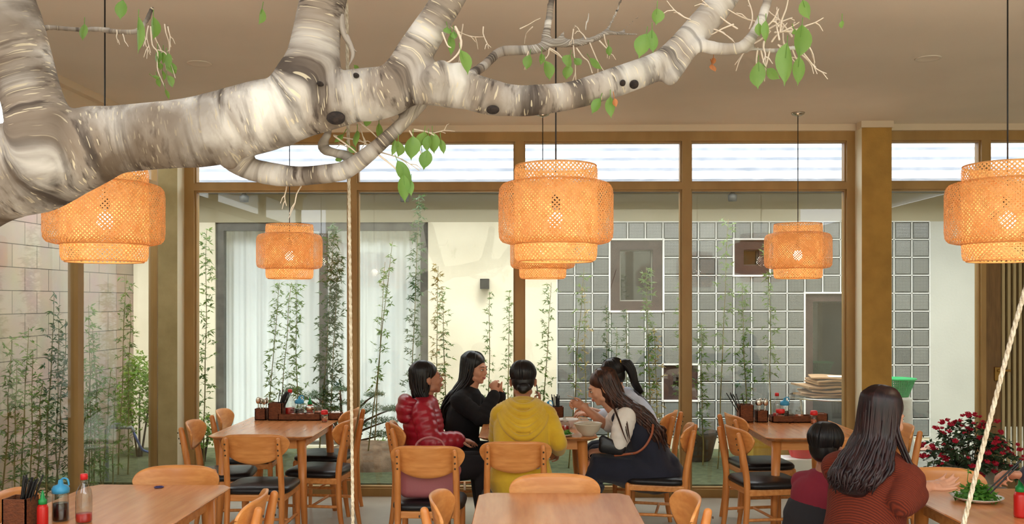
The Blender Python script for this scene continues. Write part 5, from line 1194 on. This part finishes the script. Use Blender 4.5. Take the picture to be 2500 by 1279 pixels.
# ================================================================ things on and beside the tables
def on(px, py, z): 
    """the point of the level z seen at pixel (px, py)"""
    Y = 1.0
    for _ in range(3): q = W(px, py, Y); Y = Y * (EYE - z) / (EYE - q.z)
    return W(px, py, Y)
def open_box(b, x, y, h, th=.006, bev=0):
    b.box((-x, -y, 0), (x, y, th)); b.box((-x, -y, 0), (x, -y + th, h)); b.box((-x, y - th, 0), (x, y, h)); b.box((-x, -y, 0), (-x + th, y, h)); b.box((x - th, -y, 0), (x, y, h))
def at(o, p, z): o.location = (p[0], p[1], z); return o
def chopstick_box(x, y, z, place, n=14, lean=.12, s=1.0):
    t = thing('chopstick_box', (x, y, z), 'tall square rattan box of chopsticks ' + place, 'box', 'tall rattan chopstick boxes'); b = MB(); open_box(b, .055 * s, .055 * s, .135 * s); b.build('box', M['basket'], t)
    rr = random.Random(int(x * 100))
    for k in range(n):
        a, c = rr.uniform(-.035, .035) * s, rr.uniform(-.035, .035) * s; b = MB(); b.tube([(a * .5, c, .01), (a + lean * rr.uniform(.5, 1) * s, c + rr.uniform(-.02, .02), rr.uniform(.2, .235) * s)], [.0028, .004], n=6)
        o = b.build('chopstick', M['black_plastic']); o.location = (x, y, z); tag(o, 'black chopstick standing in the rattan box ' + place, 'chopstick', 'black chopsticks in the box ' + place)
def spoon(z=0):
    b = MB(); b.tube([(0, 0, .0), (0, 0, .13)], [.003, .004], n=6); b.ell((0, 0, .155), (.02, .006, .03), n=12); return b
def spoon_box(x, y, z, place):
    t = thing('cutlery_box', (x, y, z), 'small square rattan box holding steel spoons ' + place, 'box', 'small rattan spoon boxes'); b = MB(); open_box(b, .044, .044, .09); b.build('box', M['basket'], t)
    rr = random.Random(int(x * 50)); hd_ = None
    for k, (dx, dy) in enumerate(((-.02, -.01), (.008, -.015), (.026, .0), (-.005, .02), (-.028, .018))):
        o = spoon().build('spoon', M['steel']); o.location = (x + dx, y + dy, z + .008); o.rotation_euler = (rr.uniform(-.15, .15), rr.uniform(-.18, .18), rr.uniform(-.8, .8)); o.scale = (1, 1, .86 + .1 * rr.random())
        tag(o, 'steel spoon standing bowl up in the small rattan box ' + place, 'spoon', 'steel spoons in the box ' + place)
def bottle_red(x, y, z, label, s=1.0, fill=.42):
    t = thing('sauce_bottle', (x, y, z), label, 'bottle'); b = MB(); b.lathe([(0, 0), (.032 * s, 0), (.034 * s, .01), (.034 * s, .11 * s), (.03 * s, .135 * s), (.014 * s, .165 * s), (.013 * s, .185 * s)], 20); b.build('bottle_glass', M['jar_glass'], t)
    b = MB(); b.lathe([(0, .003), (.031 * s, .003), (.0325 * s, .012), (.0325 * s, .18 * s * fill), (0, .18 * s * fill)], 20); b.build('sauce', M['chili'], t)
    b = MB(); b.lathe([(.0, .207 * s), (.014 * s, .207 * s), (.0155 * s, .2 * s), (.0155 * s, .183 * s), (.0, .183 * s)], 16); b.build('cap', M['red_plastic'], t); return t
def bottle_blue(x, y, z, label):
    t = thing('sauce_pot', (x, y, z), label, 'bottle'); b = MB(); b.lathe([(0, 0), (.034, 0), (.036, .01), (.033, .12), (.031, .125)], 20); b.build('bottle_glass', M['jar_glass'], t)
    b = MB(); b.lathe([(0, .003), (.032, .003), (.033, .01), (.032, .075), (0, .075)], 20); b.build('sauce', M['soy'], t)
    b = MB(); b.lathe([(.036, .12), (.037, .135), (.03, .15), (.012, .156), (.009, .175), (0, .178)], 20); b.tube([(.0, 0, .17), (.01, 0, .182), (.03, 0, .178), (.036, 0, .155)], .004, n=8, sub=3); b.build('cap', M['blue_plastic'], t); return t
def bottle_green(x, y, z, label, s=1.0):
    t = thing('squeeze_bottle', (x, y, z), label, 'bottle'); b = MB(); b.lathe([(0, 0), (.026 * s, 0), (.028 * s, .01), (.028 * s, .10 * s), (.02 * s, .118 * s)], 18); b.build('bottle_body', M['chili'], t)
    b = MB(); b.lathe([(.021 * s, .118 * s), (.021 * s, .14 * s), (.012 * s, .148 * s), (.007 * s, .175 * s), (.002, .19 * s)], 16); b.build('cap', M['green_plastic'], t); return t
def jar(x, y, z, label, fill='pickle', lid=None, r=.032, h=.07, grp=None):
    t = thing('condiment_jar', (x, y, z), label, 'jar', grp); b = MB(); b.lathe([(0, 0), (r * .92, 0), (r, .006), (r, h * .8), (r * .8, h * .92), (r * .8, h)], 20); b.build('jar_glass', M['jar_glass'], t)
    b = MB(); b.lathe([(0, .003), (r * .88, .003), (r * .94, .01), (r * .94, h * .62), (0, h * .66)], 20); b.build('contents', M[fill], t)
    b = MB(); 
    if lid: b.lathe([(r * .84, h), (r * .96, h + .003), (r * 1.02, h + .026), (r * .9, h + .032), (0, h + .033)], 20); b.build('lid', M[lid], t)
    else: b.lathe([(r * .84, h), (r * .7, h + .012), (r * .25, h + .018), (r * .3, h + .032), (0, h + .036)], 20); b.build('lid', M['jar_glass'], t)
    return t
def shaker(x, y, z, label, h=.062):
    t = thing('chilli_shaker', (x, y, z), label, 'shaker'); b = MB(); b.lathe([(0, 0), (.024, 0), (.025, .006), (.021, h * .5), (.024, h)], 18); b.build('jar_glass', M['jar_glass'], t)
    b = MB(); b.lathe([(0, .003), (.021, .003), (.019, h * .45), (0, h * .5)], 16); b.build('contents', M['pickle'], t); b = MB(); b.lathe([(.024, h - .003), (.029, h), (.027, h + .026), (.02, h + .032), (0, h + .033)], 18); b.build('lid', M['red_plastic'], t); return t
def tray(x, y, z, hx, place):
    t = thing('condiment_tray', (x, y, z), 'low rattan tray of jars ' + place, 'tray', 'low rattan condiment trays'); b = MB(); open_box(b, hx, .06, .05); b.build('tray', M['basket'], t)
def set_of(px, py, place, Yo, mirror=False):
    """one table's condiments; px = left box, set across the far half of the table"""
    z = TZ
    return z
zt_ = TZ + .001
# left window table, boxes in a row at Y = 7.4
Yr = 7.36
def xr(px, Y=Yr): return W(px, 0, Y).x
A = 'on the left window table'
spoon_box(xr(639), Yr, zt_, A); chopstick_box(xr(676), Yr, zt_, A, 15, .1)
tray(xr(735), Yr, zt_, .17, A)
bottle_red(xr(707), Yr + .015, zt_ + .008, 'clear bottle with red cap in the tray on the left window table', 1.12)
bottle_blue(xr(730), Yr + .012, zt_ + .008, 'dark sauce bottle with blue cap in the tray on the left window table')
bottle_green(xr(748), Yr + .12, zt_, 'green nozzle bottle behind the tray on the left window table', .9)
jar(xr(718), Yr - .028, zt_ + .008, 'jar of pickled chilli at the left of the tray, left window table', r=.028); jar(xr(737), Yr - .028, zt_ + .008, 'jar of pickled garlic in the middle of the tray, left window table', r=.028)
jar(xr(758), Yr - .02, zt_ + .008, 'steel lidded jar in the tray on the left window table', lid='steel', r=.034); jar(xr(770), Yr + .12, zt_, 'clear lidded jar behind the tray on the left window table', r=.034, h=.085)
shaker(xr(795, 7.26), 7.22, zt_, 'small shaker with red lid beside the tray, left window table')
t = thing('toothpick_box', (xr(818), Yr + .02, zt_), 'small rattan box with white paper packets, left window table', 'box'); b = MB(); open_box(b, .052, .045, .055); b.build('box', M['basket'], t)
for k, (dx, dy) in enumerate(((-.02, 0), (.006, .01), (.028, -.01))): o = MB().ell((0, 0, .03), (.018, .022, .032), n=10).build('paper_packet', M['paper']); o.location = (xr(818) + dx, Yr + .02 + dy, zt_ + .006); tag(o, 'white paper packet in the small rattan box, left window table', 'packet', 'paper packets, left window table')
# right window table
Yr = 7.3; A = 'on the right window table'
xr = lambda px, Y=Yr: W(px, 0, Y).x
chopstick_box(xr(1819), Yr, zt_, A, 9, -.11); spoon_box(xr(1858), Yr + .0, zt_, A)
tray(xr(1931), Yr, zt_, .16, A)
bottle_red(xr(1898), Yr + .015, zt_ + .008, 'clear bottle with red cap in the tray on the right window table', 1.05, .3)
bottle_blue(xr(1917), Yr + .015, zt_ + .008, 'dark sauce bottle with blue cap in the tray on the right window table')
t = jar(xr(1903), Yr - .025, zt_ + .02, 'squat jar with wide red lid in the tray, right window table', lid='red_plastic', r=.034, h=.05)
jar(xr(1927), Yr - .022, zt_ + .008, 'jar of pickled garlic in the middle of the tray, right window table', r=.033, h=.055); jar(xr(1950), Yr - .01, zt_ + .008, 'clear jar with glass knob lid, right window table', r=.033, h=.078)
shaker(xr(1985, 7.2), 7.18, zt_, 'small shaker with red lid beside the tray, right window table', .07)
t = thing('toothpick_box', (xr(2005), Yr + .02, zt_), 'small rattan toothpick box at the end of the right window table', 'box'); b = MB(); open_box(b, .045, .04, .065); b.build('box', M['basket'], t)
b = MB(); b.box((-.038, -.033, .006), (.038, .033, .058)); b.build('toothpicks', M['paper'], t)
# middle table
Yr = 7.25; A = 'on the middle table'
xr = lambda px, Y=Yr: W(px, 0, Y).x
chopstick_box(xr(1360), Yr, zt_, A, 12, -.02, .9)
def bowl(x, y, z, r, h, label, m='porcelain'):
    t = thing('bowl', (x, y, z), label, 'bowl'); b = MB(); b.lathe([(0, .0), (r * .42, 0), (r * .45, .008), (r * .8, h * .45), (r * .97, h * .93), (r * 1.04, h), (r * 1.0, h + .004), (r * .92, h * .93), (r * .74, h * .48), (r * .4, .02), (0, .016)], 32); b.build('bowl_body', M[m], t); return t
q = on(1428, 1046, zt_); t = bowl(q.x, 6.52, zt_, .098, .085, 'beige soup bowl under the face of the brown haired woman'); b = MB(); b.lathe([(0, .066), (.088, .066)], 24); b.build('soup', mat('broth', (176, 120, 72), .15), t)
bowl(xr(1387, 6.95), 6.95, zt_, .075, .06, 'white porcelain bowl further back beside the chopstick box', 'white_paint')
q = W(1378, 1060, 6.62); t = jar(q.x, 6.62, zt_, 'glass of red chilli sauce beside the beige soup bowl', 'chili', r=.036, h=.085); 
q = W(1376, 1060, 6.48); t = thing('herb_plate', (q.x, 6.5, zt_), 'white plate of green herbs at the edge of the middle table', 'plate'); MB().lathe([(0, .004), (.05, .004), (.075, .016), (.077, .018), (.05, .008), (0, .008)], 28).build('plate', M['white_paint'], t)
b = MB(); rr = random.Random(3)
for k in range(60): leaf_fan(b, V((rr.uniform(-.045, .045), rr.uniform(-.045, .045), rr.uniform(.012, .03))), 2, .03, rr, w=.3)
b.build('herbs', M['herb'], t)
q = W(1338, 985, 7.1); bottle_blue(q.x, 7.1, zt_, 'blue capped sauce bottle behind the mustard hoodie')
o = MB(); a, c = W(1386, 965, 6.78), W(1426, 980, 6.74); o.tube([a, c], .0028, n=6); o.ell(W(1436, 984, 6.73), (.018, .01, .007), n=12); o = o.build('soup_spoon', M['steel']); tag(o, 'steel soup spoon held at the mouth of the brown haired woman', 'spoon')
# foreground left table
A = 'on the bottom left table'
q = on(50, 1285, zt_); chopstick_box(q.x, q.y, zt_, A, 22, .06, .92)
q = on(205, 1274, zt_); bottle_red(q.x, q.y, zt_, 'clear bottle with red cap at the bottom left corner', 1.0, .2)
q = on(104, 1285, zt_); bottle_green(q.x, q.y, zt_, 'green capped squeeze bottle at the bottom left corner', .8)
q = on(148, 1270, zt_); bottle_blue(q.x, q.y, zt_, 'blue capped sauce bottle at the bottom left corner')
q = on(388, 1190, zt_); o = MB().lathe([(.02, 0), (.025, .003), (.02, .006), (.017, .003), (.02, 0)], 20).build('hair_band', mat('dark blue band', (70, 60, 110), .6)); o.location = (q.x, q.y, zt_); tag(o, 'tiny dark blue band lying on the bottom left table', 'band')
# foreground right table
q = on(2385, 1222, zt_); t = thing('herb_plate', (q.x, q.y, zt_), 'plate heaped with fresh herbs at the bottom right', 'plate'); MB().lathe([(0, .004), (.08, .004), (.115, .02), (.117, .023), (.08, .009), (0, .008)], 28).build('plate', M['white_paint'], t)
b = MB(); rr = random.Random(5)
for k in range(230):
    a = rr.uniform(0, 6.28); r = rr.uniform(0, .1); leaf_fan(b, V((cos(a) * r, sin(a) * r, rr.uniform(.012, .075 * (1.2 - r * 8)))), 3, .035, rr, w=.26)
b.tube([(-.03, 0, .03), (-.045, 0, .1), (-.04, 0, .14)], .0016, n=5)
leaf_fan(b, V((-.04, 0, .14)), 6, .03, rr, w=.25); b.build('herbs', M['herb'], t)
q = on(2491, 1262, zt_); bottle_green(q.x, q.y, zt_, 'green nozzle bottle at the bottom right corner', .95)
for k, (x0, y0, x1, y1) in enumerate(((2492, 1124, 2412, 1196), (2486, 1136, 2418, 1204))):
    b = MB(); b.tube([W(x0, y0, 4.0), W(x1, y1, 4.03)], [.0045, .003], n=8); o = b.build('held_chopstick', M['black_plastic']); tag(o, 'black chopstick in the hand at the right edge, reaching over the herbs', 'chopstick', 'black chopsticks in the hand at the right edge')
# pink bag on the chair
q = W(1046, 1182, 5.62); t = thing('handbag', (q.x, 5.72, .49), 'dusty pink handbag on the chair next to the mustard hoodie', 'bag')
b = MB(); b.box((-.185, -.055, .0), (.185, .055, .2), bev=.04); b.tube([(-.15, 0, .17), (0, 0, .2), (.15, 0, .17)], .045, n=16, sub=4); b.build('bag_body', M['pinkbag'], t, vox=.008, smooth=4)
b = MB(); b.tube([(-.1, -.05, .19), (-.085, -.0, .33), (0, .0, .372), (.085, -.0, .33), (.1, -.05, .19)], .007, n=8, sub=5); b.build('handle', M['pinkbag'], t)
for x in (-.06, .065): MB().tube([(x - .02, -.058, .19), (x, -.06, .185), (x + .02, -.058, .192)], .006, n=8, sub=3).build('buckle', mat('dark bronze', (60, 50, 44), .3, metal=.8), t)
MB().ell((-.066, -.062, .155), (.006, .004, .014), n=10).build('charm', M['steel'], t)

# ---------------------------------------------------------------- flower pot, basket and the clutter outside at the right
q = W(2372, 0, 7.35); t = thing('potted_chrysanthemum', (q.x, 7.35, 0), 'big grey pot of crimson chrysanthemums beside the slatted door', 'plant')
b = MB(); b.lathe([(.11, 0), (.12, .02), (.17, .36), (.185, .38), (.185, .42), (.165, .42), (.16, .36), (0, .36)], 32); b.build('pot', M['pot'], t); MB().lathe([(0, .375), (.16, .37)], 24).build('soil', M['soil'], t)
rr = random.Random(17); b = MB(); st = MB(); fl = []
for k in range(430):
    a = rr.uniform(0, 2 * pi); e = math.asin(rr.uniform(-.25, 1)); r = rr.uniform(.35, 1.0) ** .6; p = V((.37 * r * cos(a) * cos(e), .3 * r * sin(a) * cos(e), .44 + .34 * r * sin(e) - .05 * abs(cos(a)) * cos(e)))
    leaf_fan(b, p, 5, .055, rr, w=.22)
    if k % 6 == 0: st.tube([(0.1 * cos(a), .1 * sin(a), .37), p * .6 + V((0, 0, .2)), p], [.004, .003, .002], n=5)
    if k < 75 and r > .7: fl.append(p * 1.02)
for k in range(40):
    a = rr.uniform(0, 2 * pi); e = math.asin(rr.uniform(.0, 1)); fl.append(V((.39 * cos(a) * cos(e), .31 * sin(a) * cos(e), .45 + .36 * sin(e))))
b.build('foliage', mat('dark chrysanthemum leaf', (62, 84, 48), .6, col2=(40, 60, 36), scale=9), t); st.build('stems', M['stem'], t)
for p in fl[:90]:
    b = MB(); r = rr.uniform(.014, .03); b.ell(p, (r * .6, r * .6, r * .5), n=8)
    for k in range(22):
        a = rr.uniform(0, 2 * pi); e = rr.uniform(-.2, 1.3); d = V((cos(a) * cos(e), sin(a) * cos(e), sin(e))); s_ = d.orthogonal().normalized() * r * .28; b.add([p + d * r * .3 - s_ * .5, p + d * r - s_, p + d * r * 1.1, p + d * r + s_, p + d * r * .3 + s_ * .5], [(0, 1, 2, 3, 4)], False)
    b.build('flower_head', M['flower'], t)
q = W(2412, 0, 6.9); t = thing('empty_pot', (q.x, 6.9, 0), 'empty grey clay pot in front of the chrysanthemum pot', 'pot'); b = MB(); b.lathe([(.08, 0), (.09, .01), (.12, .3), (.13, .33), (.12, .33), (.11, .3), (.07, .02), (0, .02)], 24); b.build('pot_body', M['pot'], t)
# behind the right windows
q = W(2202, 0, 9.1); t = thing('storage_box', (q.x - .04, 9.1, GZ), 'white cloth covered stand holding the green basket outside', 'stand')
zt2 = W(2202, 968, 9.1).z; b = MB(); b.lathe([(.14, 0), (.15, .1), (.13, zt2 - .12), (.135, zt2 - GZ - .02), (.11, zt2 - GZ), (0, zt2 - GZ)], 24); b.build('cloth_cover', M['paper'], t)
t = thing('colander', (q.x - .04, 9.1, zt2), 'mint green plastic basket on the white stand right of the ochre column', 'basket'); b = MB(); r0, r1, hh = .09, .155, .17
for k in range(44): a = 2 * pi * k / 44; b.tube([(r0 * cos(a), r0 * sin(a), .0), (r1 * cos(a), r1 * sin(a), hh)], .0062, n=5)
for i in range(9): u = i / 8; r = r0 + (r1 - r0) * u; b.tube([(r * cos(a), r * sin(a), hh * u) for a in [2 * pi * j / 40 for j in range(41)]], .005, n=5, cap=False)
b.lathe([(r1, hh - .006), (r1 + .018, hh), (r1 + .018, hh + .012), (r1 - .004, hh + .008)], 40); b.lathe([(0, 0), (r0, 0), (r0, .006), (0, .006)], 30); b.build('basket_body', M['mint'], t)
# glass table with folded cardboard
q = W(2045, 0, 9.0); zg = W(2000, 975, 8.72).z; t = thing('glass_garden_table', (q.x, 9.05, GZ), 'round glass garden table outside behind the right window', 'table')
MB().lathe([(0, zg - .01 - GZ), (.44, zg - .01 - GZ), (.44, zg - GZ), (0, zg - GZ)], 48).build('glass_top', M['pane_dim'], t)
b = MB(); b.tube([(.445 * cos(a), .445 * sin(a), zg - .005 - GZ) for a in [2 * pi * i / 64 for i in range(65)]], .0085, n=8, cap=False); b.build('rim', M['steel'], t)
for k in range(3): a = k * 2.1 + .5; MB().tube([(.34 * cos(a), .34 * sin(a), zg - .02 - GZ), (.3 * cos(a), .3 * sin(a), 0)], .012, n=8).build('leg', M['steel'], t)
rr = random.Random(4); zc = zg + .003
for k in range(7):
    w_, d_, th = .30 + .04 * rr.random(), .2 + .05 * rr.random(), .011 + .009 * rr.random(); b = MB(); N_ = 10; vs = []; wob = rr.uniform(.002, .008)
    for lay in (0, 1):
        for i in range(N_ + 1):
            for y in (-d_, d_): x = -w_ + 2 * w_ * i / N_; vs.append((x, y, lay * th + wob + wob * sin(i * 1.1 + k)))
    m_ = 2 * (N_ + 1); fs = []
    for i in range(N_): a = 2 * i; fs += [(a, a + 1, a + 3, a + 2), (m_ + a, m_ + a + 2, m_ + a + 3, m_ + a + 1), (a, a + 2, m_ + a + 2, m_ + a), (a + 1, m_ + a + 1, m_ + a + 3, a + 3)]
    fs += [(0, m_, m_ + 1, 1), (2 * N_, 2 * N_ + 1, m_ + 2 * N_ + 1, m_ + 2 * N_)]; b.add(vs, fs, False)
    o = b.build('folded_carton', M['card']); o.location = (q.x + (.05 if k > 3 else .0) + rr.uniform(-.04, .04), 9.05 + rr.uniform(-.03, .03), zc); o.rotation_euler = (0, 0, rr.uniform(-.25, .25)); zc += th + 2 * wob + .002
    tag(o, 'flattened cardboard box in the pile on the glass table, ' + ['lowest', 'second from the bottom', 'third from the bottom', 'in the middle', 'third from the top', 'second from the top', 'topmost'][k], 'cardboard', 'flattened cardboard boxes')
    if k == 6: MB().box((-.16, -.16, th + 2 * wob - .001), (.0, .03, th + 2 * wob + .002)).build('label_sheet', M['paper'], o)
# yellow stand, red plastic, white box
q = W(1880, 0, 9.0); t = thing('yellow_bench', (q.x + .06, 9.0, GZ), 'yellow painted box bench outside under the right window table', 'bench'); zy = W(1880, 1052, 8.8).z - GZ
MB().box((-.28, -.17, zy - .05), (.28, .17, zy), bev=.005).build('top_board', M['yellow_box'], t); MB().box((-.26, -.15, 0), (.26, .15, zy - .05), bev=.004).build('carcass', M['yellow_box'], t)
q = W(1950, 0, 8.55); t = thing('foam_box', (q.x, 8.5, GZ), 'white foam box behind the child, below the red plastic basin', 'box'); b = MB(); b.box((-.17, -.12, 0), (.17, .12, .2), bev=.01); b.build('box_body', M['paper'], t)
t = thing('red_basin', (q.x + .02, 8.5, GZ + .203), 'red plastic basin on the white foam box', 'basin'); b = MB(); b.lathe([(0, 0), (.1, 0), (.11, .01), (.15, .13), (.165, .14), (.16, .145), (.14, .13), (.1, .012), (0, .01)], 28); b.build('basin_body', mat('bright red plastic', (232, 54, 44), .35, transl=((240, 60, 50), .25)), t)
# doorstep and sandals
q = W(2270, 0, 9.3); slab('trim_7', (q.x - .5, 8.5, GZ - .02), (q.x + 1.6, YB, GZ + .1), M['stone'])
for k, (dx, rz) in enumerate(((-.06, .3), (.14, -.2))):
    t = thing('sandal', (q.x + dx, 9.5 + .03 * k, GZ + .1), ['pinkish sandal on the doorstep, left one of the pair', 'pinkish sandal on the doorstep, right one of the pair'][k], 'sandal', None, rz + 1.2); b = MB()
    b.tube([(0, -.11, .012), (0, 0, .012), (0, .12, .012)], [.038, .034, .044], n=16, side=(1, 0, 0), ratio=1.0, sub=3); 
    for i, v in enumerate(b.v): b.v[i] = (v[0], v[1], .001 + (v[2] + .035) * .25)
    b.build('sole', M['sandal'], t); b = MB(); b.tube([(-.04, .02, .012), (-.02, .05, .045), (0, .08, .02), (.02, .05, .045), (.04, .02, .012)], .007, n=8, sub=4); b.build('strap', M['sandal'], t)
